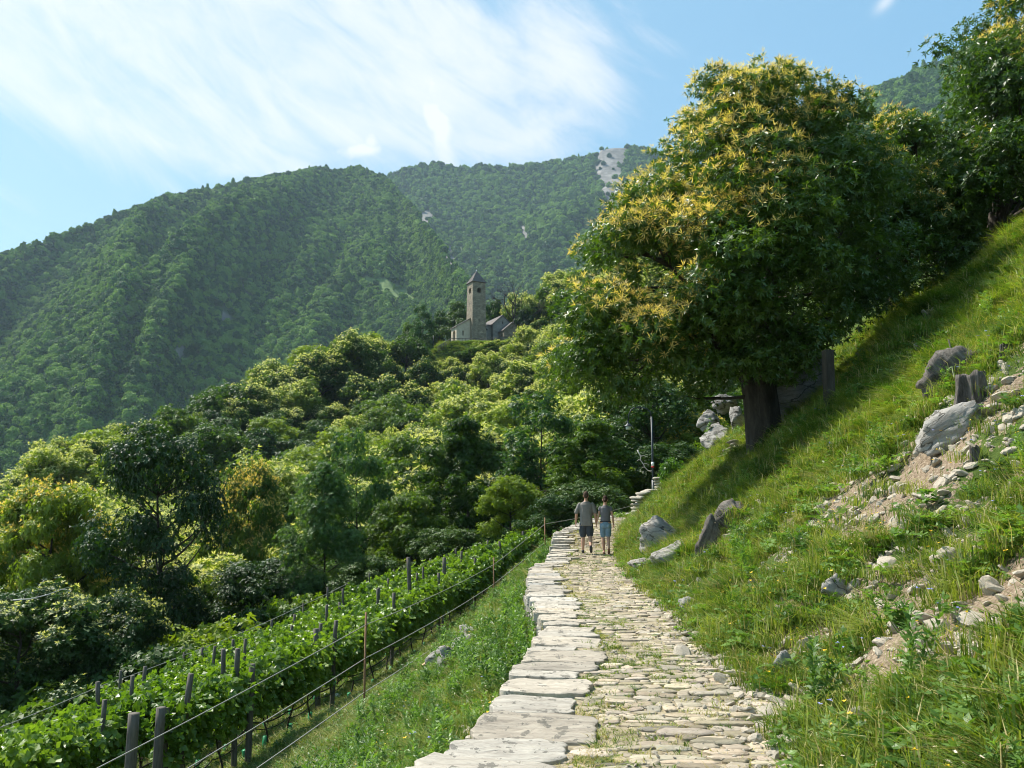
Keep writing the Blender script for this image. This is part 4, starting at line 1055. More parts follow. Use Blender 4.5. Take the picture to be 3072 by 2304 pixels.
for k, lab in ((0, 'black drip hose sagging under the front vine row'), (1, 'black drip hose sagging under the second vine row')):
    mb = MB(); q = 0; yy = 11.0
    while yy < 40:
        A_ = (rowx(k, yy), yy, Hs(rowx(k, yy), yy) + .72 + .1 * math.sin(q * 2.1)); B_ = (rowx(k, yy + 1.5), yy + 1.5, Hs(rowx(k, yy + 1.5), yy + 1.5) + .72 + .1 * math.sin(q * 2.1 + 2.1))
        strand(mb, A_, B_, .016, .16, 8); strand(mb, np.array(A_) + [.06, 0, -.12], np.array(B_) + [.06, 0, -.10], .010, .2, 8); yy += 1.5; q += 1
    tag(obj('drip_hose', mb.build('drip_hose', M['hose'])), lab, 'hose')
mb = MB(); yy = 13.0
while yy < 41:
    xa, xb = rowx(5, yy) - .9, rowx(5, yy + 4) - .9; strand(mb, (xa, yy, Hs(xa, yy) + 2.15), (xb, yy + 4, Hs(xb, yy + 4) + 2.15), .012, .02)
    yy += 4
wf = thing('boundary_wire', 'thin boundary wire with slim stakes along the outer edge of the vineyard', 'fence', (0, 0, 0)); obj('wire', mb.build('wire', M['wire']), wf)
for q in range(8):
    yy = 13 + q * 4; xa = rowx(5, yy) - .9; mb = MB(); mb.tube([(xa, yy, Hs(xa, yy) - .2), (xa, yy, Hs(xa, yy) + 2.25)], .028, 6); obj('stake', mb.build('stake', M['post']), wf)

# ---------------------------------------------------------------- church
def church():
    TH = math.radians(27); O = at(1417, 1026, 200.0)
    m_t = stone_mat('tower masonry', [(.14, .125, .10), (.30, .27, .22), (.44, .40, .33)], 1.5, bmp=.6, bd=.05)
    def masonry(name, c1, c2, mort, sc=2.6):
        m, nt, p = newmat(name); v = nt.nodes.new('ShaderNodeTexCoord').outputs['Object']
        s = nt.nodes.new('ShaderNodeSeparateXYZ'); nt.links.new(v, s.inputs[0])
        uv = nt.nodes.new('ShaderNodeCombineXYZ'); nt.links.new(mth(nt, 'ADD', s.outputs[0], s.outputs[1]), uv.inputs[0]); nt.links.new(s.outputs[2], uv.inputs[1])
        dn = N(nt, 'ShaderNodeTexNoise', Scale=2.0, Detail=3); nt.links.new(v, dn.inputs['Vector'])
        wv = nt.nodes.new('ShaderNodeVectorMath'); wv.operation = 'MULTIPLY_ADD'; nt.links.new(dn.outputs[1], wv.inputs[0]); wv.inputs[1].default_value = (.22, .22, 0); nt.links.new(uv.outputs[0], wv.inputs[2])
        b = N(nt, 'ShaderNodeTexBrick', Scale=1.0); b.inputs['Brick Width'].default_value = .62; b.inputs['Row Height'].default_value = .27
        b.inputs['Mortar Size'].default_value = .045; b.inputs['Mortar Smooth'].default_value = .4; b.inputs['Bias'].default_value = -.1; b.inputs['Color1'].default_value = (*c1, 1); b.inputs['Color2'].default_value = (*c2, 1); b.inputs['Mortar'].default_value = (*mort, 1)
        nt.links.new(wv.outputs[0], b.inputs['Vector'])
        n = tnoise(nt, v, 1.1, 7, .7); col = mixc(nt, 1.0, b.outputs[0], ramp(nt, n, [(.3, (.55, .53, .5)), (.6, (1.15, 1.12, 1.05)), (.8, (1.6, 1.5, 1.35))]), 'MULTIPLY')
        nt.links.new(col, p.inputs['Base Color']); p.inputs['Roughness'].default_value = .95; bump(nt, p, b.outputs[1], -1.0, .04); return m
    mt = masonry('tower masonry', (.23, .19, .14), (.38, .325, .245), (.12, .10, .075)); mc = masonry('annex masonry', (.20, .165, .12), (.31, .26, .20), (.13, .11, .085))
    pl = stone_mat('cream render', [(.34, .28, .20), (.50, .42, .31), (.62, .53, .40)], .8, bmp=.2); gr = stone_mat('grey render', [(.15, .14, .12), (.24, .225, .195), (.34, .315, .275)], .7, bmp=.3)
    rf = stone_mat('stone roof slates', [(.05, .045, .042), (.14, .125, .115), (.27, .25, .235)], 2.0, (1.5, 1.5, 5), bmp=1.0, bd=.08); dk = plain('painted interior shade', (.012, .011, .010), .9, 0, .1)
    ch = thing('church', 'small stone church with a slender bell tower on the wooded ridge', 'church', O, TH); ch.scale = (1.03, 1.03, 1.09)
    def boxbm(x0, x1, y0, y1, z0, z1): mb = MB(); mb.box(((x0 + x1) / 2, (y0 + y1) / 2, (z0 + z1) / 2), (x1 - x0, y1 - y0, z1 - z0)); return mb
    def cut(o, cutters, mat2=None):
        for c in cutters:
            md = o.modifiers.new('b', 'BOOLEAN'); md.operation = 'DIFFERENCE'; md.object = c; md.solver = 'EXACT'
        dg = bpy.context.evaluated_depsgraph_get(); me = bpy.data.meshes.new_from_object(o.evaluated_get(dg)); o.modifiers.clear(); o.data = me
        for c in cutters: bpy.data.objects.remove(c, do_unlink=True)
    def arch(cx, cy, z0, w, hh, depth, axis):
        a = np.linspace(0, math.pi, 11); P2 = [(-w / 2, 0), (w / 2, 0)] + [(w / 2 * math.cos(t), hh - w / 2 + w / 2 * math.sin(t)) for t in a]
        P2 = np.array(P2); n = len(P2); V = []
        for d in (-depth / 2, depth / 2):
            for u, z in P2: V.append((cx + u, cy + d, z0 + z) if axis == 'y' else (cx + d, cy + u, z0 + z))
        import bmesh
        bm = bmesh.new(); vs = [bm.verts.new(v) for v in V]
        bm.faces.new(vs[:n][::-1]); bm.faces.new(vs[n:])
        for i in range(n): bm.faces.new((vs[i], vs[(i + 1) % n], vs[n + (i + 1) % n], vs[n + i]))
        bmesh.ops.recalc_face_normals(bm, faces=bm.faces); me = bpy.data.meshes.new('cut'); bm.to_mesh(me); bm.free()
        o = obj('cut', me); o.matrix_world = ch.matrix_basis; return o
    def cbox(*a): o = obj('cut', boxbm(*a).build('cut', None, False)); o.matrix_world = ch.matrix_basis; return o
    bpy.context.view_layer.update()
    S = 3.57; HT = 14.6
    mb = MB(); b = .12                           # slightly battered shaft
    V = [(-b, -b, -2.5), (S + b, -b, -2.5), (S + b, S + b, -2.5), (-b, S + b, -2.5), (.06, .06, HT), (S - .06, .06, HT), (S - .06, S - .06, HT), (.06, S - .06, HT)]
    mb.add(V, [np.array([[3, 2, 1, 0], [4, 5, 6, 7], [0, 1, 5, 4], [1, 2, 6, 5], [2, 3, 7, 6], [3, 0, 4, 7]])])
    tw = obj('bell_tower', mb.build('bell_tower', mt, False), ch); bpy.context.view_layer.update()
    wy = 12.0
    cut(tw, [cbox(.5, S - .5, .5, S - .5, 11.5, HT - .3), arch(S / 2, S / 2, wy, 1.15, 1.25, 6, 'y'), arch(S / 2, S / 2, wy, 1.15, 1.35, 6, 'x')] + [cbox(1.70, 1.87, -.4, .45, z, z + .62) for z in (8.3, 5.0, 1.9)] + [cbox(-.4, .45, 1.70, 1.87, z, z + .6) for z in (9.0, 5.4, 1.9)])
    tw.data.materials.clear(); tw.data.materials.append(mt)
    mb = MB(); e = .16; L = 9
    V = []; Fs = []
    for q in range(L + 1):                       # stepped slate courses of the pyramid roof
        f = 1 - q / L; hw = (S / 2 + e) * f + .04
        for dz in ((0, .12) if q < L else (0,)): V += [(S / 2 - hw, S / 2 - hw, HT + 3.05 * q / L + dz), (S / 2 + hw, S / 2 - hw, HT + 3.05 * q / L + dz), (S / 2 + hw, S / 2 + hw, HT + 3.05 * q / L + dz), (S / 2 - hw, S / 2 + hw, HT + 3.05 * q / L + dz)]
    nl_ = len(V) // 4; Fs = [[3, 2, 1, 0]] + [[q * 4 + j, q * 4 + (j + 1) % 4, q * 4 + 4 + (j + 1) % 4, q * 4 + 4 + j] for q in range(nl_ - 1) for j in range(4)] + [[nl_ * 4 - 4, nl_ * 4 - 3, nl_ * 4 - 2, nl_ * 4 - 1]]
    mb.add(V, [np.array(Fs)]); to = obj('tower_roof', mb.build('tower_roof', rf, False), ch)
    mb = MB(); sv, sf = ico(1); mb.add(sv * [.14, .14, .22] + [S / 2, S / 2, HT + 3.2], sf); obj('finial', mb.build('finial', M['whitepaint']), to)
    def gable(name, u0, u1, v0, v1, he, hr, mat, roofname, over=.28, lo=-2.5, mode='v'):
        mb = MB(); um = (u0 + u1) / 2; vm = (v0 + v1) / 2
        if mode == 'v':
            V = [(u0, v0, lo), (u1, v0, lo), (u1, v1, lo), (u0, v1, lo), (u0, v0, he), (u1, v0, he), (u1, v1, he), (u0, v1, he), (um, v0, hr), (um, v1, hr)]
            mb.add(V, [np.array([[3, 2, 1, 0], [0, 1, 5, 4], [1, 2, 6, 5], [2, 3, 7, 6], [3, 0, 4, 7]]), np.array([[4, 5, 8], [6, 7, 9]])])
        w = obj(name, mb.build(name, mat, False), ch)
        mb = MB(); s = (hr - he) / (um - u0); t = .16
        for sg, ue in ((-1, u0 - over), (1, u1 + over)):
            ze = he - s * over; a, b_ = v0 - over, v1 + over
            V = [(um, a, hr + .02), (ue, a, ze + .02), (ue, b_, ze + .02), (um, b_, hr + .02), (um, a, hr + .02 + t), (ue, a, ze + .02 + t), (ue, b_, ze + .02 + t), (um, b_, hr + .02 + t)]
            f = np.array([[0, 1, 2, 3], [7, 6, 5, 4], [0, 4, 5, 1], [1, 5, 6, 2], [2, 6, 7, 3]]); mb.add(V, [f if sg > 0 else f[:, ::-1]])
        obj(roofname, mb.build(roofname, rf, False), ch); return w
    nv = gable('nave', -3.7, 4.4, 1.3, 4.6, 3.65, 6.0, pl, 'nave_roof')
    cut(nv, [arch(-3.7, 2.9, -.1, 1.7, 3.0, 1.6, 'x'), cbox(-2.1, -1.75, 1.0, 1.9, 1.6, 2.8)]); nv.data.materials.clear(); nv.data.materials.append(pl)
    cr = gable('choir', 6.65, 12.0, 2.15, 11.0, 5.4, 7.7, gr, 'choir_roof', .3)
    cut(cr, [cbox(6.3, 7.1, 4.2, 4.9, 1.9, 4.2), cbox(9.15, 9.5, 1.9, 2.6, 5.6, 6.2)]); cr.data.materials.clear(); cr.data.materials.append(gr)
    # low link wall between tower and choir
    mb = boxbm(3.75, 6.6, 3.2, 7.5, -2.5, 5.0); obj('link_wall', mb.build('link_wall', gr, False), ch)
    mb = MB(); mb.add([(3.6, 2.9, 4.9), (6.62, 2.9, 5.1), (6.62, 7.6, 6.6), (3.6, 7.6, 6.4), (3.6, 2.9, 5.1), (6.62, 2.9, 5.3), (6.62, 7.6, 6.8), (3.6, 7.6, 6.6)], [np.array([[3, 2, 1, 0], [4, 5, 6, 7], [0, 1, 5, 4], [1, 2, 6, 5], [2, 3, 7, 6], [3, 0, 4, 7]])]); obj('link_roof', mb.build('link_roof', rf, False), ch)
    an = gable('annex', 8.24, 12.9, -.95, 2.14, 3.5, 5.45, mc, 'annex_roof', .22)
    cut(an, [cbox(7.9, 8.6, .3, .75, 1.6, 2.6), cbox(10.5, 10.68, -1.2, -.4, 4.1, 4.6)] + [cbox(9.0 + q * 1.9, 9.14 + q * 1.9, -1.2, -.6, 2.5, 2.66) for q in range(2)]); an.data.materials.clear(); an.data.materials.append(mc)
    mb = boxbm(6.62, 6.70, 4.15, 4.95, 1.85, 4.25)
    for (nm_, bx) in (('window', (6.85, 6.93, 4.2, 4.9, 1.9, 4.2)), ('window', (-2.1, -1.75, 1.55, 1.62, 1.6, 2.8)), ('window', (8.5, 8.57, .3, .75, 1.6, 2.6)), ('doorway', (-3.15, -3.05, 2.05, 3.75, -.1, 2.9))):
        obj(nm_, boxbm(*bx).build(nm_, dk, False), ch)  # near-black panels behind the openings: the unlit interior's shade is put into their colour
    # terrace wall and wooden rail round the church
    rail = thing('church_railing', 'grey wooden railing round the church terrace', 'railing', O)
    W = [np.array(at(a, b_, Yv)) - O for a, b_, Yv in [(1314, 1040, 190), (1352, 1016, 193), (1377, 1015, 195), (1396, 1015, 195.5), (1440, 1016, 196), (1480, 1013, 196), (1530, 1012, 196.5), (1580, 1010, 197), (1625, 1002, 198)]]
    mb = MB()
    for A_, B_ in zip(W[:-1], W[1:]): mb.tube([A_, B_], .075, 6)
    obj('handrail', mb.build('handrail', M['bark_pale']), rail)
    mb = MB()
    for A_, B_ in zip(W[:2], W[1:3]): mb.tube([A_ - [0, 0, .55], B_ - [0, 0, .55]], .05, 6)
    obj('lower_rail', mb.build('lower_rail', M['bark_pale']), rail)
    for q in range(len(W) - 1):
        k = 7 if q == 0 else 2
        for t in range(k):
            P = W[q] + (W[q + 1] - W[q]) * t / k; mb = MB(); mb.tube([P + [0, 0, .08], P - [0, 0, 1.5]], .07, 6); obj('post', mb.build('post', M['bark_pale']), rail)
    tw_ = thing('terrace_wall', 'low dark stone terrace wall in front of the bell tower', 'wall', O)
    mb = MB(); A_ = W[1] + [.2, .7, -1.4]; B_ = W[5] + [0, .7, -1.5]; 
    for q in range(16):
        c = A_ + (B_ - A_) * (q + .5) / 16; mb.box(c + [0, 0, -.5 + .05 * (q % 3)], ((B_ - A_)[0] / 16 * .99, .6, 1.3), .02)
    obj('stones', mb.build('stones', mc, False), tw_)
    lp = at(1300, 1006, 192); mb = MB(); zg = Hs(lp[0], 192); mb.tube([(lp[0], 192, zg - .3), (lp[0], 192, lp[2])], .06, 6); tag(obj('pole', mb.build('pole', M['iron'])), 'thin dark pole standing on the meadow below the church', 'pole')
church()
# dead-limbed tree right of the church
def snag():
    b = at(1540, 905, 214); zb = Hs(b[0], 214); r = np.random.default_rng(3); mb = MB()
    top = at(1548, 822, 214)[2] - zb
    def br(p, d, L, rad, dep):
        t = np.linspace(0, 1, 7)[:, None]; bend = r.normal(0, .25, 3) * L; Q = p + d * L * t + bend * t * t; mb.tube(Q, rad * (1 - .7 * t[:, 0]), 6)
        if dep:
            for _ in range(3): k = r.integers(2, 6); br(Q[k], nrm(d + r.normal(0, .7, 3) + [0, 0, .1]), L * .55, rad * .5, dep - 1)
    o = thing('dead_tree', 'bare dark dead tree limbs sticking up from the blossomed chestnuts beside the church', 'tree', (b[0], 214, zb))
    mb.tube([(0, 0, 0), (.2, 0, top * .45)], [.35, .28], 8); p0 = np.array([.2, 0, top * .45])
    for d in ((-.8, 0, .6), (.15, 0, 1), (.7, .1, .7), (-.3, .2, .9), (.9, 0, .25)): br(p0, nrm(np.array(d)), top * .36, .2, 3)
    obj('limbs', mb.build('limbs', M['bark']), o)
snag()
# ---------------------------------------------------------------- walkers
def solid(name, mb, mat, parent, vox=.008, sm=3):
    o = obj(name, mb.build(name, mat), parent)
    md = o.modifiers.new('remesh', 'REMESH'); md.mode = 'VOXEL'; md.voxel_size = vox; md.use_smooth_shade = True
    s = o.modifiers.new('smooth', 'SMOOTH'); s.iterations = sm; s.factor = .5
    return o
def ell(mb, c, rad, rot=None):
    V, F = ico(3); V = V * np.array(rad)
    if rot is not None: V = V @ np.array(Matrix.Rotation(rot[1], 3, rot[0])).T
    mb.add(V + np.array(c), F)
def ringloft(mb, rings, n=28):
    """rings: (x, y, z, rx, ry) horizontal ellipses"""
    R = np.array(rings, float); zz = np.linspace(0, len(R) - 1, (len(R) - 1) * 4 + 1); R = np.stack([np.interp(zz, np.arange(len(R)), R[:, k]) for k in range(5)], -1)
    th = np.arange(n) / n * 2 * math.pi; V = np.stack([R[:, 0, None] + R[:, 3, None] * np.cos(th), R[:, 1, None] + R[:, 4, None] * np.sin(th), np.repeat(R[:, 2, None], n, 1)], -1).reshape(-1, 3)
    m = len(R); i = np.arange(m - 1)[:, None] * n; j = np.arange(n)[None]; j2 = (j + 1) % n
    Fq = np.stack([i + j, i + j2, i + n + j2, i + n + j], -1).reshape(-1, 4)
    V = np.vstack([V, R[:1, :3], R[-1:, :3]]); jj = np.arange(n)
    Ft = np.vstack([np.stack([np.full(n, m * n), (jj + 1) % n, jj], -1), np.stack([np.full(n, m * n + 1), (m - 1) * n + jj, (m - 1) * n + (jj + 1) % n], -1)])
    mb.add(V, [Fq, Ft])
def limb(mb, pts, rad, n=16):
    P = np.array(pts, float); t = np.linspace(0, len(P) - 1, (len(P) - 1) * 5 + 1)
    Q = np.stack([np.interp(t, np.arange(len(P)), P[:, k]) for k in range(3)], -1); rr = np.interp(t, np.arange(len(P)), rad)
    mb.tube(Q, rr, n)
    for p, r_ in ((P[0], rad[0]), (P[-1], rad[-1])): ell(mb, p, (r_ * .98,) * 3)
def hand(mb, w, d, side, s=1.0, curl=.35):
    w = np.array(w, float); d = nrm(np.array(d, float)); fwd = np.array([0, 1.0, 0]); fwd = nrm(fwd - d * (fwd @ d)); lat = np.cross(d, fwd)
    B = np.stack([fwd, lat, d], 1); V, F = ico(2); V = (V * np.array([.040, .017, .050]) * s) @ B.T; mb.add(V + w + d * .045 * s, F)
    inn = lat * (1 if (lat[0] * side) < 0 else -1)          # towards the thigh
    for k, (off, L) in enumerate(((.028, .070), (.010, .078), (-.009, .072), (-.027, .056))):
        b = w + d * .082 * s + fwd * off * s; e1 = b + (d * .9 + inn * curl * .6) * L * .5 * s; e2 = e1 + nrm(d * .8 + inn * curl * 1.6) * L * .5 * s
        mb.tube([b - d * .02, b, e1, e2], [.0095 * s, .0092 * s, .0085 * s, .0065 * s], 8)
    b = w + d * .030 * s + fwd * .034 * s; mb.tube([b - fwd * .012, b, b + (d * .7 + fwd * .6 + inn * .2) * .03 * s, b + (d * .95 + fwd * .45 + inn * .4) * .055 * s], [.012 * s, .0115 * s, .010 * s, .008 * s], 8)
skin = plain('skin', (.50, .285, .19), .55, 0, .08, 8); skin.node_tree.nodes['Principled BSDF'].inputs['Subsurface Weight'].default_value = .08
def cloth(name, col, sc=8, var=.12, b=.3): return plain(name, col, .9, 0, var, sc, b)
def person(kind, loc, rz, label):
    man = kind == 'm'; k = 1.0 if man else .93
    o = thing('person', label, 'person', loc, rz); b = MB()
    L = {}
    if man:
        sh, el, wr = .19, (-.285, -.02, 1.15), (-.315, .05, .895)
        elR, wrR = (.265, -.02, 1.16), (.292, .035, .90); shz = 1.455; hipz = .93; hd = 1.685; ht = .113
        kneeL, ankL = (-.105, .09, .50), (-.112, .08, .10); kneeR, ankR = (.108, .05, .51), (.135, -.24, .235)
        tors = [(0, 0, .82, .150, .105), (0, 0, .93, .168, .118), (0, 0, 1.05, .155, .108), (0, .005, 1.2, .165, .112), (0, .005, 1.33, .185, .118), (0, 0, 1.43, .180, .10), (0, 0, 1.485, .10, .075), (0, .0, 1.53, .060, .062)]
        ar = (.056, .043, .030); lr = (.090, .058, .040)
    else:
        sh, el, wr = .152, (-.205, 0, 1.09), (-.272, .035, .875)
        elR, wrR = (.215, -.02, 1.08), (.235, .05, .84); shz = 1.355; hipz = .88; hd = 1.565; ht = .106
        kneeL, ankL = (-.080, .07, .47), (-.058, .06, .09); kneeR, ankR = (.080, .04, .48), (.085, -.22, .20)
        tors = [(0, 0, .78, .150, .105), (0, 0, .88, .172, .118), (0, 0, 1.0, .132, .092), (0, 0, 1.06, .126, .088), (0, .01, 1.2, .142, .105), (0, 0, 1.33, .142, .085), (0, 0, 1.385, .075, .06), (0, 0, 1.43, .047, .050)]
        ar = (.041, .033, .024); lr = (.088, .052, .034)
    ringloft(b, tors)
    limb(b, [(0, -.005, tors[-1][2] - .04), (0, .012, hd - ht * .6)], [.056 * k, .052 * k])
    ell(b, (0, .01, hd + .012), (.076 * k, .094 * k, ht)); ell(b, (0, .045 * k, hd - .045), (.055 * k, .060 * k, .070 * k))
    ell(b, (0, .115 * k, hd - .012), (.011, .018, .022)); ell(b, (0, .098 * k, hd - .055), (.024, .012, .009))      # nose, lips
    for s in (-1, 1):
        ell(b, (s * .079 * k, 0, hd - .005), (.010, .022, .034)); ell(b, (s * .030, .094 * k, hd + .010), (.012, .008, .007)); ell(b, (s * .030, .092 * k, hd + .028), (.020, .009, .005))
    limb(b, [(-sh, 0, shz - .03), el, wr], ar); limb(b, [(sh, 0, shz - .03), elR, wrR], ar)
    dl = np.array(wr) - el; dr = np.array(wrR) - elR; dl[0] *= .3; dr[0] *= .3
    if not man: dl = np.array([-.02, .02, -.2])
    if man: dr = np.array([.03, .01, -.2])
    hand(b, wr, dl, -1, k, .5); hand(b, wrR, dr, 1, k, .5)
    for s, kn, an in ((-1, kneeL, ankL), (1, kneeR, ankR)):
        kn, an = np.array(kn), np.array(an); calf = kn * .62 + an * .38 + [0, -.018, 0]
        limb(b, [(s * .088, 0, hipz - .05), kn, calf, an], (lr[0], lr[1], lr[1] * 1.0, lr[2]))
    # feet: left flat, right heel lifted with the sole to the rear
    aL, aR = np.array(ankL), np.array(ankR)
    def foot(mb, a, flat, g=1.0):
        if flat: limb(mb, [a + [0, -.045, -.055], a + [0, .05, -.050], a + [0, .155, -.068], a + [0, .185, -.070]], [.036 * g, .040 * g, .032 * g, .022 * g], 14)
        else:
            d = nrm(np.array([.02, .60, -.80])); h = a + [0, -.035, -.03]; limb(mb, [h, h + d * .10, h + d * .185 + [0, .01, .0], h + d * .19 + [0, .06, 0]], [.034 * g, .038 * g, .034 * g, .020 * g], 14)
    foot(b, aL, True); foot(b, aR, False)
    body = solid('body', b, skin, o, .0065, 2)
    # hair
    hcol = (.075, .045, .028) if man else (.045, .022, .014); hm = stone_mat('hair ' + kind, [tuple(np.array(hcol) * .5), hcol, tuple(np.array(hcol) * 1.8)], 12, (4, 4, .6), bmp=.8, bd=.01)
    hb = MB(); ell(hb, (0, -.004, hd + .034), (.083 * k, .098 * k, ht * .92)); ell(hb, (0, -.042, hd - .005), (.068 * k, .055 * k, .075 * k))
    if not man: ell(hb, (0, -.108, hd - .012), (.036, .032, .038)); ell(hb, (0, -.075, hd + .0), (.045, .04, .05))
    solid('hair', hb, hm, o, .008, 1)
    # shirt
    s = MB()
    if man:
        ringloft(s, [(0, -.01, .80, .190, .135), (0, -.01, .95, .190, .138), (0, -.01, 1.12, .188, .138), (0, 0, 1.3, .212, .135), (0, 0, 1.42, .215, .115), (0, 0, 1.475, .150, .088), (0, -.005, 1.515, .075, .072)])
        for sg, e in ((-1, el), (1, elR)):
            e = np.array(e); a = np.array([sg * sh, 0, shz - .03]); limb(s, [a, a * .1 + e * .9 + [sg * .012, 0, .02]], [.064, .068])
        for q in range(9): a = q * .7; s.tube([(.17 * math.sin(a), -.118 - .02 * math.cos(a), .80), (.13 * math.sin(a * 1.3), -.132, 1.05), (.10 * math.sin(a + 1), -.126, 1.28)], [.012, .010, .004], 6)
        shm = cloth('grey marl cotton', (.20, .185, .165)); tuckz = .80
    else:
        ringloft(s, [(0, -.002, .945, .150, .112), (0, 0, 1.04, .142, .105), (0, .005, 1.2, .156, .118), (0, 0, 1.32, .160, .100), (0, 0, 1.372, .105, .075), (0, -.005, 1.405, .066, .060)])
        for sg, e in ((-1, el), (1, elR)):
            e = np.array(e); a = np.array([sg * sh, 0, shz - .03]); limb(s, [a, a * .72 + e * .28 + [sg * .004, 0, 0]], [.049, .049])
        shm = cloth('slate grey jersey', (.155, .150, .155))
    solid('shirt', s, shm, o, .010, 4)
    # shorts
    t = MB(); hz = hipz
    ringloft(t, [(0, 0, hz - .14, .160, .122), (0, 0, hz - .04, .178, .130), (0, 0, hz + .05, .165 if man else .150, .120 if man else .108)])
    g = .118 if man else .094
    for sg, kn in ((-1, kneeL), (1, kneeR)):
        kn = np.array(kn); a = np.array([sg * .088, 0, hz - .09]); lo = kn + [0, -.002, .035 if man else .05]
        limb(t, [a, (a + lo) / 2, lo], [g * .98, g * .92, g * .84])
        if man: ell(t, tuple((a * .35 + lo * .65) + [sg * .085, 0, 0]), (.035, .07, .095))
    sm_ = cloth('dark slate cotton' if man else 'washed blue denim', (.045, .055, .068) if man else (.17, .26, .33), 7, .3)
    solid('shorts', t, sm_, o, .010, 3)
    if not man:
        bb = MB(); ringloft(bb, [(0, 0, .915, .163, .119), (0, 0, .945, .157, .115)]); obj('belt', bb.build('belt', plain('dark belt', (.03, .025, .03), .6)), o)
        pk = MB()
        for sg in (-1, 1): ell(pk, (sg * .075, -.105, .80), (.052, .03, .055))
        solid('back_pocket', pk, cloth('faded denim', (.24, .34, .41)), o, .008, 1)
    # shoes
    f = MB(); sole = MB()
    if man:
        foot(f, aL, True, 1.22); foot(f, aR, False, 1.22); solid('shoes', f, cloth('dark canvas shoe', (.035, .033, .035)), o, .008, 2)
        h = aR + [0, -.035, -.03]; d = nrm(np.array([.02, .60, -.80])); nb = nrm(np.array([0, -.8, -.6]))
        sole.tube([h + nb * .034, h + d * .1 + nb * .040, h + d * .19 + nb * .034], [.034, .040, .036], 12, flat=.35); obj('shoe_sole', sole.build('shoe_sole', plain('black rubber', (.03, .03, .032), .7)), o)
    else:
        h = aR + [0, -.035, -.03]; d = nrm(np.array([.02, .60, -.80])); nb = nrm(np.array([0, -.8, -.6]))
        sole.tube([h + nb * .036, h + d * .1 + nb * .042, h + d * .19 + nb * .036], [.032, .038, .034], 12, flat=.3); sole.tube([aL + [0, -.08, -.093], aL + [0, .05, -.093], aL + [0, .17, -.093]], [.034, .038, .032], 12, flat=.25)
        obj('sandal_sole', sole.build('sandal_sole', plain('brown leather', (.24, .10, .05), .6)), o)
    return o
mx, my = at(1760, 1666, 24.3)[0], 24.3
pz = float(zp(my)) + .012
rzp = -math.atan2(.12, 1.0)
person('m', (mx, my, pz), rzp, 'man seen from behind in a loose grey t-shirt and dark cargo shorts, holding hands')
person('f', (mx + .57 * math.cos(rzp), my + .57 * math.sin(rzp), pz), rzp, 'woman with a hair bun in a sleeveless grey top and denim shorts, holding hands')

# ---------------------------------------------------------------- grass and small plants
def blades(n, R, ln, wd, bend, r, up=.9, spread=.5, rad=None):
    a = r.random(n) * 6.283; q = (r.random(n) ** .5 if rad is None else rad) * R; P = np.stack([q * np.cos(a), q * np.sin(a), np.full(n, -.03)], -1)
    th = a + r.normal(0, .9, n); L = ln * r.uniform(.5, 1.15, n); sp = spread * r.uniform(.2, 1, n)
    D = np.stack([np.cos(th), np.sin(th), 0 * th], -1); S = np.stack([-np.sin(th), np.cos(th), 0 * th], -1)
    rot = r.normal(0, .8, n)[:, None]; S = nrm(S * np.cos(rot) + D * np.sin(rot)); w = (wd * r.uniform(.7, 1.3, n))[:, None]; L = L[:, None]; sp = sp[:, None]; z = np.array([0, 0, 1.0])
    m = P + D * L * sp * .35 + z * L * up * .55; t = P + D * L * (sp + bend) + z * L * up * (1 - bend * .55)
    m2 = P * .35 + m * .65 + D * 0
    V = np.stack([P - S * w, P + S * w, m + S * w * .8, m - S * w * .8, t], 1).reshape(-1, 3); k = np.arange(n)[:, None] * 5
    return V, [k + [0, 1, 2, 3], k + [3, 2, 4]]
def gproto(nm, mats, parts, seed):
    r = np.random.default_rng(seed); V = []; Q = []; T = []; mi_q = []; mi_t = []; o = 0
    for (mi, f) in parts:
        v, fs = f(r)
        for q in fs:
            if q.shape[1] == 4: Q.append(q + o); mi_q += [mi] * len(q)
            else: T.append(q + o); mi_t += [mi] * len(q)
        V.append(v); o += len(v)
    fs = []; 
    if Q: fs.append(np.concatenate(Q))
    if T: fs.append(np.concatenate(T))
    return mesh(nm, np.concatenate(V), fs, None, False, mats=mats, midx=mi_q + mi_t)
def herb(r, n=5, h=.45, lf=.09, sp=.12):
    V = []; F = []; o = 0
    for _ in range(n):
        a = r.random() * 6.28; b = np.array([math.cos(a), math.sin(a), 0]) * r.random() * sp; hh = h * r.uniform(.6, 1.1); t = np.array([b[0] * 1.8, b[1] * 1.8, hh])
        k = 14; z = np.linspace(.12, 1, k)[:, None]; P = b + (t - b) * z; A = nrm(np.tile(t - b, (k, 1)) + r.normal(0, .15, (k, 3)))
        v, f = sprays(P, A, 4, lf, .14, (35, 75), .15, r, mid=.5); V.append(v); F.append(f + o); o += len(v)
    return np.concatenate(V), [np.concatenate(F)]
def fern(r, n=5, L=.45):
    V = []; F = []; o = 0
    for q in range(n):
        a = q * 6.28 / n + r.random(); D = np.array([math.cos(a), math.sin(a), 0]); k = 14; t = np.linspace(.15, 1, k)[:, None]; P = D * L * t * .85 + np.array([0, 0, 1]) * L * (.95 * t - .6 * t * t)
        S = np.cross(D, [0, 0, 1]); w = L * .26 * (1 - t ** 1.5) + .015
        for s in (-1, 1):
            A = P; B = P + S * s * w + D * .03 - np.array([0, 0, .012]); m = (A + B) / 2
            v = np.stack([A, m + D * .013, B, m - D * .013], 1).reshape(-1, 3); f = np.arange(k)[:, None] * 4 + [0, 1, 2, 3]; V.append(v); F.append(f + o); o += len(v)
    return np.concatenate(V), [np.concatenate(F)]
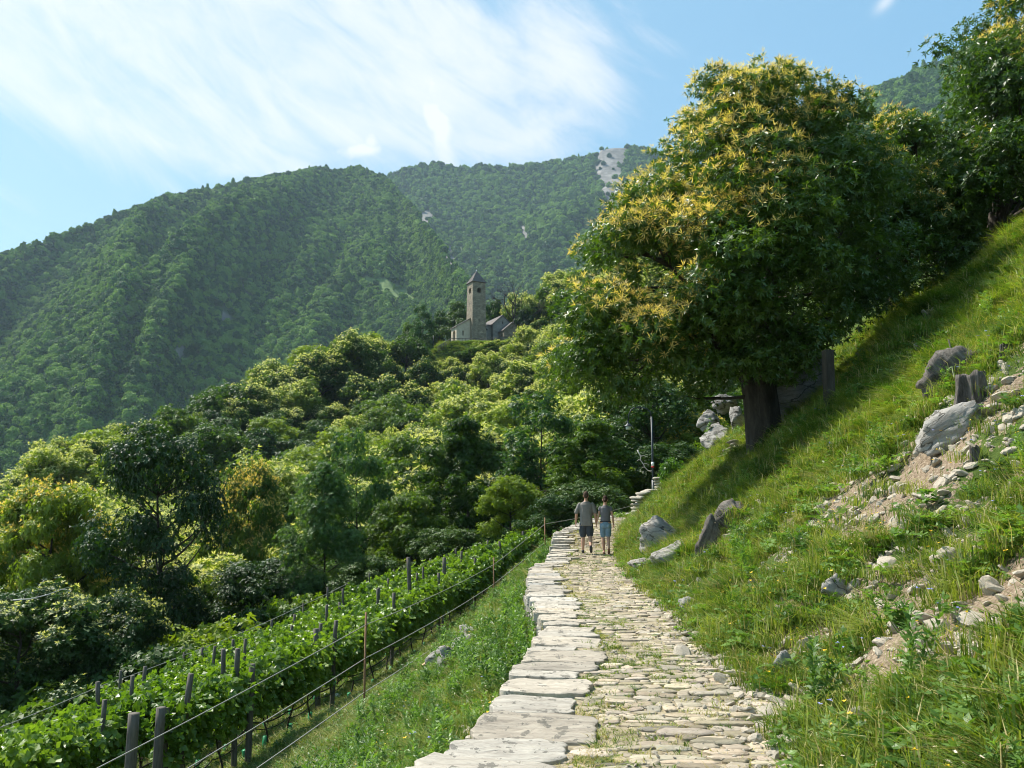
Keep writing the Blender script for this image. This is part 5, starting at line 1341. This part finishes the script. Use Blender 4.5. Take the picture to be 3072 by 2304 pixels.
def heads(r, n, h, sz):
    P = np.stack([r.normal(0, .12, n), r.normal(0, .12, n), h * r.uniform(.6, 1.1, n)], -1); return (lambda a: (a[0], [a[1]]))(sprays(P, np.tile([0, 0, 1.0], (n, 1)), 6, sz, .3, (60, 90), 0, r))
mg = [M['grass'], M['grass_dark'], M['grass_dry'], M['herb']]
TURF = [gproto('turf', mg, [(0, lambda r: blades(80, .20, .13, .0035, .35, r)), (1, lambda r: blades(35, .20, .15, .0035, .3, r)), (2, lambda r: blades(9, .2, .13, .003, .3, r))], 1),
        gproto('turf_mixed', mg, [(0, lambda r: blades(60, .20, .17, .004, .4, r)), (3, lambda r: (lambda a: (a[0], [a[1]]))(sprays(np.stack([r.uniform(-.16, .16, 26), r.uniform(-.16, .16, 26), r.uniform(.01, .07, 26)], -1), np.tile([0, 0, 1.], (26, 1)), 5, .05, .28, (50, 95), .1, r))), (2, lambda r: blades(8, .2, .2, .003, .3, r))], 2),
        gproto('turf_yellowish', mg, [(0, lambda r: blades(80, .22, .20, .0035, .45, r)), (2, lambda r: blades(22, .2, .22, .003, .4, r))], 3)]
CLUMP = [gproto('tussock', mg, [(1, lambda r: blades(170, .10, .50, .0045, .55, r, .8, .7)), (0, lambda r: blades(120, .12, .42, .0045, .6, r, .8, .8)), (2, lambda r: blades(30, .1, .35, .004, .6, r, .6, .9))], 4),
         gproto('tussock_bright', mg, [(0, lambda r: blades(220, .12, .46, .005, .5, r, .85, .6)), (1, lambda r: blades(60, .1, .4, .005, .5, r))], 5),
         gproto('tussock_dry', mg, [(2, lambda r: blades(70, .1, .45, .004, .5, r, .9, .5)), (0, lambda r: blades(110, .1, .38, .0045, .5, r))], 6)]
HERB = [gproto('herb', mg, [(3, lambda r: herb(r, 6, .42, .085))], 7), gproto('herb_tall', mg, [(3, lambda r: herb(r, 5, .62, .10)), (0, lambda r: blades(60, .15, .3, .004, .4, r))], 8), gproto('fern', mg, [(3, lambda r: fern(r, 6, .42))], 9),
        gproto('broad_weed', mg, [(3, lambda r: (lambda a: (a[0], [a[1]]))(sprays(np.stack([r.normal(0, .08, 9), r.normal(0, .08, 9), r.uniform(.03, .22, 9)], -1), r.normal(0, .3, (9, 3)) + [0, 0, 1], 6, .13, .30, (50, 95), .2, r)))], 10)]
fy = plain('yellow petals', (.80, .52, .02), .6, 0, .1); fb = plain('lilac petals', (.28, .30, .62), .6, 0, .1); fw = plain('cream seed heads', (.62, .50, .34), .7, 0, .1)
def flower(nm, m, n, h, sz, seed): return gproto(nm, [m, M['grass']], [(0, lambda r: heads(r, n, h, sz)), (1, lambda r: blades(n * 2, .12, h, .0025, .1, r, 1, .15))], seed)
FLOW = [flower('yellow_flower', fy, 3, .26, .022, 11), flower('lilac_flower', fb, 2, .30, .024, 12), flower('seed_head', fw, 5, .28, .014, 13)]
def fill(n, f):                                   # random points filtered by f(x,y)->density 0..1
    x = rng.uniform(-12, 20, n); y = 1.3 + 60 * rng.random(n) ** 1.7
    w = (y / 60) ** (0)                           # sampling already denser near the camera
    d = f(x, y); k = rng.random(n) < d; return x[k], y[k]
SCREE = [(2960, 1250, 1.2), (2700, 1430, 1.0), (2860, 1390, 1.0), (2560, 1520, .9), (2440, 1620, .7), (2740, 1800, .6), (2720, 1880, .5), (3020, 1180, 1.0), (2330, 1690, .6), (2180, 1640, .7), (2120, 1660, .5), (2290, 1880, .35), (2640, 1690, .5), (2990, 1500, .6), (2400, 1960, .35), (2100, 1770, .35), (2780, 1730, .4), (2250, 1560, .5),
         (1100, 2240, .5), (1430, 1920, 1.0), (1380, 1975, .9), (1560, 1800, .7), (1330, 2110, .4)]
SC = [(*hit(a, b), r_) for a, b, r_ in SCREE]
def bare(x, y):
    m = fbm(x * .9, y * .9, o=3, seed=77) * .9 + .25 * fbm(x * 3, y * 3, o=2, seed=78) - .12
    for (sx, sy, sz, r_) in SC: m = np.maximum(m, 1.15 - np.hypot(x - sx, y - sy) / r_ + .35 * vnoise(x * 2.3, y * 2.3, 0, 8))
    return np.clip(m * 2.2, 0, 1)
def infr(x, y, mar=520):
    z = H(x, y); a, b = proj(x, y, z); return (a > -mar) & (a < 3072 + mar) & (b < 2304 + 700)
def vv(x, y): return x - xr(y)
def uu(x, y): return xl(y) - x
def right(x, y): return (vv(x, y) > -.02) & (y < 60)
def left(x, y): return (uu(x, y) > .12) & (y < 48)
def place(name, n, f, protos, smin, smax, label, far=.035, up=0.0, slump=.08):
    x, y = fill(n, f); k = infr(x, y); x, y = x[k], y[k]; n = len(x); z = H(x, y)
    s = rng.uniform(smin, smax, n) * (1 + far * np.maximum(y - 8, 0)); s = np.minimum(s, smax * 2.0)
    rot = np.stack([rng.normal(0, slump, n), rng.normal(0, slump, n) - np.where(vv(x, y) > 0, .25, 0), rng.random(n) * 6.28], -1)
    scatter(name, np.stack([x, y, z + up], -1), rot, s, rng.integers(0, len(protos), n), protos, label); print(name, n)
place('grass', 150000, lambda x, y: np.where(right(x, y), (1 - .93 * bare(x, y)) * .9, 0), TURF, .8, 1.5, 'short sunlit grass on the right bank')
place('tussock_grass', 32000, lambda x, y: np.where(right(x, y) & (vv(x, y) > .12), (1 - bare(x, y)) * np.clip(.32 + 1.6 * fbm(x * .7, y * .7, o=2, seed=31), .03, .8), 0), CLUMP, .55, 1.2, 'tall arching tussocks on the right bank', .015)
place('weeds', 20000, lambda x, y: np.where(right(x, y) & (vv(x, y) > .1), .10 + .4 * np.clip(fbm(x * .8, y * .8, o=2, seed=35), 0, 1), 0), HERB, .45, .95, 'ferns and broad-leaved weeds on the right bank', .01)
place('bank_herbs', 60000, lambda x, y: np.where(left(x, y) & (uu(x, y) < .47 * (xl(y) - interp(y, RX))), (1 - bare(x, y)) * .55, 0), [HERB[0], HERB[1], CLUMP[1], TURF[1]], .5, .95, 'lush herbs on the bank below the path wall', .012)
place('terrace_grass', 190000, lambda x, y: np.where(left(x, y), (1 - .8 * bare(x, y)) * np.where(x < interp(y, RX) - 1.4, .25, .8), 0), TURF, .75, 1.3, 'short turf on the vineyard terrace')
place('wildflowers', 30000, lambda x, y: np.where(right(x, y) | (left(x, y) & (uu(x, y) < 3)), .09 + .1 * (y < 10), 0), FLOW, .8, 1.2, 'small yellow and lilac flowers in the grass', .01)
# tufts in the paving joints
pn = 20000; yq = 2.5 + 40 * rng.random(pn) ** 1.8; t = rng.random(pn); xx_ = xl(yq) + t * (xr(yq) - xl(yq)); jj = np.interp(yq, sb[:, 0], sb[:, 2])
dens = .10 + .75 * np.exp(-((xx_ - jj) / .16) ** 2) + .9 * np.clip(fbm(xx_ * 1.4, yq * .9, o=3, seed=51) - .12, 0, 1) + .6 * np.exp(-((xx_ - xr(yq)) / .22) ** 2); dens = np.where(xx_ < jj - .08, .04, dens)
k = rng.random(pn) < dens; xq, yq = xx_[k], yq[k]; n = len(xq)
JT = [gproto('joint_tuft', mg, [(2, lambda r: blades(40, .07, .055, .0022, .5, r, .7, .9)), (0, lambda r: blades(16, .06, .05, .0025, .4, r))], 21), gproto('joint_tuft_green', mg, [(0, lambda r: blades(40, .07, .05, .0026, .5, r, .7, .8)), (1, lambda r: blades(10, .06, .05, .0026, .4, r))], 22)]
pick = np.where(fbm(xq * .8, yq * .5, o=2, seed=52) + rng.normal(0, .3, n) > .05, 1, 0)
scatter('joint_grass', np.stack([xq, yq, zp(yq) - .005], -1), np.stack([rng.normal(0, .2, n), rng.normal(0, .2, n), rng.random(n) * 6.28], -1), rng.uniform(.6, 1.3, n) * (1 + .02 * yq), pick, JT, 'dry and green tufts growing in the paving joints')
# rubble
def rockmesh(name, seed, mat, planes=16, sub=3, dim=(1, 1, 1), nz=.05, flat=0.0):
    r = np.random.default_rng(seed); V, F = ico(sub); N_ = nrm(r.normal(size=(planes, 3))); h = r.uniform(.62, 1.0, planes)
    d = V @ N_.T; rr = np.min(np.where(d > .05, h / np.maximum(d, .05), 9), 1); rr = np.minimum(rr, 1.25)
    V = V * rr[:, None]; V = V * (1 + nz * fbm(V[:, 0] * 2.2 + seed, V[:, 1] * 2.2, V[:, 2] * 5, 4, seed, .6))[:, None] * np.array(dim)
    return mesh(name, V, F, mat, smooth=sub > 2)
RUB = [rockmesh('rubble', 100 + q, M['rubble'], 9, 2, (1, r_.uniform(.6, .9), r_.uniform(.3, .55))) for q, r_ in enumerate([np.random.default_rng(q) for q in range(6)])]
x, y = fill(130000, lambda x, y: np.where(right(x, y) | (left(x, y) & (uu(x, y) < 3.2)), .02 + .75 * bare(x, y) ** 1.3, 0)); k = infr(x, y); x, y = x[k], y[k]; n = len(x)
s = rng.lognormal(-3.35, .60, n).clip(.010, .11) * (1 + .03 * np.maximum(y - 8, 0))
scatter('rubble', np.stack([x, y, H(x, y) + s * .12], -1), np.stack([rng.normal(0, .35, n), rng.normal(-.5, .3, n), rng.random(n) * 6.28], -1), s, rng.integers(0, 6, n), RUB, 'pale broken stones lying on the bare soil'); print('rubble', n)
# loose stones at the right path edge
n = 1500; y = 3 + 30 * rng.random(n) ** 1.6; x = xr(y) + rng.normal(-.04, .14, n); s = rng.lognormal(-3.3, .45, n).clip(.015, .10)
scatter('edge_stones', np.stack([x, y, np.where(x > xr(y), H(x, y), zp(y)) + s * .2], -1), np.stack([rng.normal(0, .3, n), rng.normal(0, .3, n), rng.random(n) * 6.28], -1), s, rng.integers(0, 6, n), RUB, 'loose stones along the right edge of the path')

n = 9000; y = 2.5 + 36 * rng.random(n) ** 1.7; t = rng.random(n); x = xl(y) + t * (xr(y) - xl(y)); jj = np.interp(y, sb[:, 0], sb[:, 2]); k = (x > jj - .05) & (rng.random(n) < .15 + .85 * (t ** 2)); x, y = x[k], y[k]; n = len(x); s = rng.lognormal(-4.4, .4, n).clip(.005, .03)
scatter('path_gravel', np.stack([x, y, zp(y) + .004], -1), np.stack([rng.normal(0, .4, n), rng.normal(0, .4, n), rng.random(n) * 6.28], -1), s, rng.integers(0, 6, n), RUB, 'loose grit and chips on the path paving')

# ---------------------------------------------------------------- boulders, stumps, walls
def boulder(px, py, w, h, label, mat='rock_pale', seed=1, nm='boulder', cat='boulder', dep=.8, sink=.25, tilt=0.0, Y=None, planes=14, rz=None):
    """centre px,py and width,height in photo px"""
    if Y is None: X_, Y_, Z_ = hit(px, py + h * .35)
    else: X_, Y_ = at(px, py, Y)[0], Y; Z_ = Hs(X_, Y_)
    s = Y_ / F_PX; W, Hh = w * s / 2, h * s / 2; c = at(px, py, Y_)
    me = rockmesh(nm, seed, M[mat], planes, 4, (W * 1.35, W * dep * 1.2, Hh * 1.42), .12)
    o = obj(nm, me, loc=(c[0], Y_ - W * .12, c[2]), rot=(0, tilt, 0)); tag(o, label, cat); return o
boulder(1975, 1632, 92, 90, 'rounded pale boulder half buried in tall grass beside the two walkers', 'rock_pale', 11)
boulder(1950, 1702, 80, 34, 'flat pale rock lying at the path edge below the rounded boulder', 'rock_pale', 12, dep=1.1)
boulder(2030, 1668, 90, 60, 'jagged pale ledge of rock between the rounded boulder and the path-side stump', 'rock_pale', 13)
boulder(2066, 1824, 44, 50, 'small grey rock standing at the right path edge', 'rock', 14)
boulder(2842, 1295, 190, 80, 'long pale slab-like rock sloping up to the right edge', 'rock_pale', 15, tilt=-.55, dep=.6)
boulder(2842, 1686, 62, 54, 'square pale block of stone alone on the upper grassy bank', 'rubble', 16, planes=8)
boulder(2352, 2010, 46, 84, 'dark upright rock half sunk in the bank near the path', 'rock', 17)
boulder(2432, 1940, 44, 44, 'pointed pale stone with a dark hollow under it', 'rubble', 18, planes=9)
boulder(2384, 2240, 40, 34, 'white stone at the very bottom of the bank by the path', 'rubble', 19, planes=8)
boulder(2228, 1690, 50, 26, 'pale flat stone below the path-side stump', 'rubble', 20, planes=8)
boulder(2610, 1060, 50, 40, 'small dark rock on the shaded slope under the second chestnut', 'rock', 21)
for q, (a, b, w, h, Yv, lab, sd) in enumerate([(2405, 1165, 185, 240, 27.0, 'tall grey cliff-like outcrop just right of the big trunk', 31), (2160, 1318, 90, 90, 30.0, 'weathered grey outcrop left of the big trunk above the grass strip', 32),
        (2180, 1206, 72, 56, 31.0, 'uppermost grey outcrop hanging left of the big trunk', 33), (2215, 1262, 50, 90, 29.0, 'upright grey rock touching the left side of the big trunk', 34), (2132, 1260, 60, 70, 32.0, 'leaning grey rock left of the uppermost outcrop', 35)]):
    if q == 0: Yv = hit(2380, 1275)[1] + .6
    c = at(a, b, Yv); s = Yv / F_PX; me = rockmesh('rock_outcrop', sd, M['rock'], 18, 4, (w * s * (.72 if q == 0 else .52), w * s * .55, h * s * (.72 if q == 0 else .55)), .16); tag(obj('rock_outcrop', me, loc=(c[0], Yv + .2, c[2])), lab, 'rock')
    me2 = me
def stump(px, py, w, h, label, lean=(0, 0), seed=1, hollow=True):
    X_, Y_, Z_ = hit(px, py + h / 2); s = Y_ / F_PX; R = w * s / 2; Ht = h * s; r = np.random.default_rng(seed)
    n = 96; zs = np.array([-.4, -.1, 0, .15, .35, .6, .85, 1.0]) * Ht; rr = R * np.array([1.0, .98, .95, .88, .82, .78, .76, .73]); th = np.arange(n) / n * 6.2832; V = []
    for z, q in zip(zs, rr):
        k = q * (1 + .10 * np.sin(th * 5 + seed) + .06 * np.sin(th * 9 + z * 2) + .16 * vnoise(np.cos(th) * 7 + seed, np.sin(th) * 7, z * 1.5, seed + 9) + .16 * vnoise(np.cos(th) * 3 + seed, np.sin(th) * 3, z * 2, seed)); V.append(np.stack([k * np.cos(th) + lean[0] * z, .75 * k * np.sin(th) + lean[1] * z, z + (Ht * .14 * vnoise(np.cos(th) * 2, np.sin(th) * 2, 0, seed + 3) if z == zs[-1] else 0) + 0 * k], -1))
    top = V[-1]; cen = top.mean(0); V.append(cen + (top - cen) * .72 + [0, 0, -.02]); V.append(cen + (top - cen) * .45 - [0, 0, (.35 if hollow else .02) * Ht]); V = np.concatenate(V); m = len(V) // n
    i = np.arange(m - 1)[:, None] * n; j = np.arange(n)[None]; Fq = np.stack([i + j, i + (j + 1) % n, i + n + (j + 1) % n, i + n + j], -1).reshape(-1, 4)
    V = np.vstack([V, V[-n:].mean(0)]); jj = np.arange(n); Ft = np.stack([(m - 1) * n + jj, (m - 1) * n + (jj + 1) % n, np.full(n, m * n)], -1)
    tag(obj('tree_stump', mesh('tree_stump', V, [Fq, Ft], M['stump']), loc=(X_, Y_ + .1, Z_)), label, 'tree stump'); return X_, Y_, Z_
boulder(2845, 1125, 210, 110, 'big dark hollow stump lying across the slope at the right', 'stump', 22, 'tree_stump', 'tree stump', .55, tilt=-.62, planes=26)
stump(2930, 1170, 110, 100, 'cut stump with a flat pale top right beside the hollow one', (.0, 0), 3, False)
stump(3035, 1045, 40, 36, 'small dark stump near the right edge above the rubble', (0, 0), 4, False)
boulder(2182, 1560, 135, 84, 'grey weathered stump with a pale cut top above the path', 'stump', 25, 'tree_stump', 'tree stump', .6, tilt=-.7, planes=22)
boulder(2122, 1628, 62, 96, 'bleached split root standing left of the weathered stump', 'stump', 27, 'tree_stump', 'tree stump', .6, tilt=.35, planes=20)
boulder(2502, 1762, 70, 56, 'small bleached hollow stump in the middle of the bank', 'rock_pale', 28, 'tree_stump', 'tree stump', .7, tilt=.3, planes=20)
stump(2945, 1370, 36, 60, 'thin dark stub below the leafy weed at the right edge', (0, 0), 8, False)
# square post beside the outcrop, thin stick
X_, Y_, Z_ = hit(2490, 1238); s = Y_ / F_PX; mb = MB(); mb.box((0, 0, 95 * s - .2), (25 * s, .20, 190 * s + .4)); tag(obj('slope_post', mb.build('slope_post', M['bark'], False), loc=(X_, Y_, Z_), rot=(0, .02, .1)), 'dark square post standing on the slope between the outcrop and the shade', 'post')
X_, Y_, Z_ = hit(2868, 1100); s = Y_ / F_PX; mb = MB(); mb.tube([(0, 0, -.2), (-10 * s, 0, 50 * s), (-16 * s, 0, 84 * s)], [.022, .018, .012], 7); tag(obj('stick', mb.build('stick', M['bark_pale']), loc=(X_, Y_, Z_)), 'thin pale stick standing upright behind the hollow stump', 'stick')
# dry stone wall pieces at the bend
def drywall(name, label, P0, P1, hgt, thick, seed, sz=.2):
    r = np.random.default_rng(seed); P0, P1 = np.array(P0), np.array(P1); L = np.linalg.norm(P1[:2] - P0[:2]); d = (P1 - P0) / L; ang = math.atan2(d[1], d[0]); mb = MB(); z = 0; cols = []
    nlev = int(hgt / .13)
    base = rockmesh('tmp', seed, None, 9, 2); 
    sh = []
    for q in range(5):
        m = rockmesh('tmp', seed + q, None, 10, 2, (1, 1, 1), .05); v = np.zeros(len(m.vertices) * 3); m.vertices.foreach_get('co', v); sh.append(v.reshape(-1, 3))
    _, F = ico(2)
    for lv in range(nlev + 1):
        x = r.uniform(-.1, 0); lz = lv * .13
        while x < L:
            w = r.uniform(.16, .42); cut_ = 1.0
            if lv > nlev * (.55 + .45 * math.sin(3 * x / L + seed)): 
                x += w; continue
            c = P0 + d * (x + w / 2) + [0, 0, lz]; v = sh[r.integers(5)] * [w / 2 * 1.08, thick / 2 * r.uniform(.85, 1.1), .078]; ca, sa = math.cos(ang), math.sin(ang)
            v = np.stack([v[:, 0] * ca - v[:, 1] * sa, v[:, 0] * sa + v[:, 1] * ca, v[:, 2] + v[:, 0] * r.normal(0, .06)], -1); t = r.uniform(.6, 1.25); mb.add(v + c, F, (t, t * .98, t * .94)); x += w * .97
    o = obj(name, mb.build(name, M['wallstone'], True, True)); tag(o, label, 'wall')
p0 = at(1908, 1572, 33.5); p1 = at(1985, 1545, 34.5); drywall('dry_stone_wall', 'short dry stone wall end where the path bends out of sight', p0, p1, 1.35, .7, 51)
drywall('dry_stone_wall', 'return of broken stones below the wall end at the path bend', at(1915, 1588, 33.0), at(1880, 1600, 31.5), .45, .5, 52)
drywall('dry_stone_wall', 'small upper stump of dry wall right beside the lamp post', at(1972, 1480, 36.0), at(1995, 1478, 36.2), .8, .5, 53)
drywall('dry_stone_wall', 'collapsed dry wall running up the slope under the big chestnut', at(2060, 1440, 28.5), at(2160, 1385, 27.0), .50, .5, 54)
drywall('dry_stone_wall', 'second line of broken wall stones nearer the base of the big trunk', at(2150, 1392, 26.0), at(2215, 1345, 25.0), .4, .5, 55)
# leafy bush and climbing plants at the bend
def bush(name, px, py, w, h, Yv, label, mat, leaf, ns, seed, fl=None):
    c = at(px, py, Yv); s = Yv / F_PX; r = np.random.default_rng(seed); R, Hh = w * s / 2, h * s; lob = []
    for q in range(14): a = r.random() * 6.28; rr = R * .7 * r.random() ** .5; lob.append((rr * math.cos(a), rr * math.sin(a) * .8, r.uniform(.2, .8) * Hh, R * .38, Hh * .26))
    P, A, _ = lobed_points(lob, ns, (.4, 1.1), .3, r); V, F = sprays(P, A, 5, leaf, .28, (40, 95), .2, r)
    o = thing(name, label, 'bush', (c[0], Yv, c[2] - Hh / 2)); obj('foliage', mesh(name, V, F, M[mat], smooth=False), o)
    mb = MB(); [mb.tube([(0, 0, -.3), np.array(l[:3]) * .5, l[:3]], [.02, .012, .005], 5) for l in lob]; obj('stems', mb.build('stems', M['bark']), o)
bush('bush', 2030, 1430, 110, 100, 33.5, 'bright leafy bush growing out of the wall beside the lamp post', 'herb', .14, 900, 71)
bush('bush', 2130, 1330, 40, 130, 30.5, 'narrow yellow-green climber on the left outcrop', 'herb', .10, 500, 72)
bush('bush', 2310, 1330, 90, 90, 21.3, 'dark leafy suckers round the base of the big trunk', 'leaf_dark', .12, 600, 73)
bush('bush', 1880, 1560, 90, 40, 37.5, 'green vine shoots spilling over the far path edge behind the woman', 'leaf_vine', .15, 300, 74)
bush('bush', 2890, 1000 + 300, 150, 90, 12.5, 'broad-leaved seedling above the thin dark stub at the right', 'herb', .16, 180, 75)
bush('bush', 2760, 2250, 150, 150, 4.6, 'leafy bright green plant at the bottom right corner', 'herb', .12, 230, 76)
# lamp post
def lamp():
    Yv = 38.0; b = at(1961, 1500, Yv); zb = b[2] - .6; s = Yv / F_PX
    def L(px, py): return np.array([(px - 1961) * s, 0, at(1961, py, Yv)[2] - zb])
    o = thing('street_lamp', 'tall thin dark lamp post with a curved arm and hanging shade by the path bend', 'street lamp', (b[0], Yv, zb))
    mb = MB(); mb.tube([(0, 0, -.5), L(1961, 1250)], [.062, .045], 10); mb.tube([(0, 0, -.5), L(1961, 1440)], [.085, .08], 10)
    obj('pole', mb.build('pole', M['iron']), o)
    mb = MB(); mb.tube([L(1961, 1252), L(1958, 1236), L(1948, 1227), L(1930, 1222), L(1912, 1222), L(1900, 1229), L(1893, 1242), L(1891, 1262)], .028, 8); obj('arm', mb.build('arm', M['iron']), o)
    c = L(1890, 1279); mb = MB(); t = np.array([.0, .05, .09, .14, .19, .205, .208]); q = 26
    prof = [(.035, .27), (.045, .17), (.075, .12), (.10, .085), (.205, .02), (.208, .0), (.15, .0)]
    th = np.arange(q) / q * 6.2832; V = np.concatenate([np.stack([a * np.cos(th), a * np.sin(th), z + 0 * th], -1) for a, z in prof]) + c; i = np.arange(len(prof) - 1)[:, None] * q; j = np.arange(q)[None]
    mb.add(V, np.stack([i + j, i + (j + 1) % q, i + q + (j + 1) % q, i + q + j], -1).reshape(-1, 4)); obj('lamp_shade', mb.build('lamp_shade', M['iron']), o)
    mb = MB(); mb.tube([c + [0, 0, .01], c - [0, 0, .15]], [.125, .115], 20); obj('glass', mb.build('glass', M['lampglass']), o)
    for (py0, py1, m_) in ((1386, 1398, 'whitepaint'), (1398, 1403, 'redpaint')):
        mb = MB(); mb.tube([L(1961, py1), L(1961, py0)], [.068, .068], 10); obj('trail_mark', mb.build('trail_mark', M[m_]), o)
lamp()
# bleached branch among the dark leaves
def bough(pts, rad, Yv, label):
    P = np.array([at(a, b, Yv + d) for a, b, d in pts]); mb = MB(); mb.tube(P, np.linspace(rad, rad * .4, len(P)), 6)
    for q in range(1, len(P) - 1):
        e = P[q] + np.array([.35 * (1 if q % 2 else -.5), .1, -.05]); mb.tube([P[q], (P[q] + e) / 2 + [0, 0, .04], e], [rad * .5, rad * .35, rad * .15], 5)
    tag(obj('dead_branch', mb.build('dead_branch', M['deadwood'])), label, 'branch')
bough([(1912, 1350, 0), (1922, 1368, 0), (1921, 1380, .1), (1930, 1392, 0), (1935, 1402, .1), (1944, 1412, 0), (1955, 1416, .2)], .035, 42, 'white bare branch hanging in the dark leaves left of the lamp post')
bough([(40, 1800, 0), (90, 1797, 0), (140, 1785, 0), (180, 1770, 0), (198, 1764, 0)], .028, 31.5, 'pale dead bough in the lower left chestnuts')
# board and pale sheets at the vine terrace
X_, Y_, Z_ = hit(1265, 2010); mb = MB(); mb.box((0, 0, .06), (.62, .5, .10)); tag(obj('pale_sheet', mb.build('pale_sheet', M['whitepaint'], False), loc=(X_ - .1, Y_, Z_), rot=(.1, .12, .3)), 'white slab lying on the grass beside the tan board', 'slab')
X_, Y_, Z_ = hit(1325, 2005); mb = MB(); mb.box((0, 0, .15), (.60, .05, .32)); tag(obj('wooden_board', mb.build('wooden_board', M['board'], False), loc=(X_, Y_, Z_), rot=(.1, -.55, .5)), 'tan wooden board leaning by the white slab', 'board')
X_, Y_, Z_ = hit(1045, 2095); mb = MB(); mb.box((0, 0, .04), (.75, .6, .08)); tag(obj('pale_sheet', mb.build('pale_sheet', M['whitepaint'], False), loc=(X_, Y_, Z_), rot=(.05, .1, .8)), 'white slab under the front vine row, left of the first brown stake', 'slab')
r = np.random.default_rng(9)
for q, (a, b, w, h, lab) in enumerate([(1330, 1985, 60, 60, 'grey rock behind the tan board'), (1420, 1905, 60, 44, 'pale rock at the top of the rubble strip below the path'), (1395, 1935, 70, 60, 'cracked pale rock in the middle of the rubble strip below the path'), (1350, 2000, 60, 70, 'grey veined rock at the bottom of the rubble strip, right of the board'), (1100, 2235, 30, 26, 'white stone in the grass above the bottom edge, left of the wall'), (1170, 2130, 60, 30, 'brown earthy stone on the terrace lip')]):
    boulder(a, b, w, h, lab, 'rock_pale', 80 + q)

n = 9000; x = rng.uniform(-34, 14, n); y = rng.uniform(172, 215, n); z = H(x, y)
scatter('meadow_grass', np.stack([x, y, z], -1), np.stack([rng.normal(0, .1, n), rng.normal(0, .1, n), rng.random(n) * 6.28], -1), rng.uniform(2.2, 4.2, n), rng.integers(0, 3, n), TURF, 'grass of the small meadow round the church')
for o in bpy.data.objects:
    if o.parent is None and 'label' in o and len(o['label'].replace('-', ' ').split()) > 16: print('LONG', o.name, o['label'])
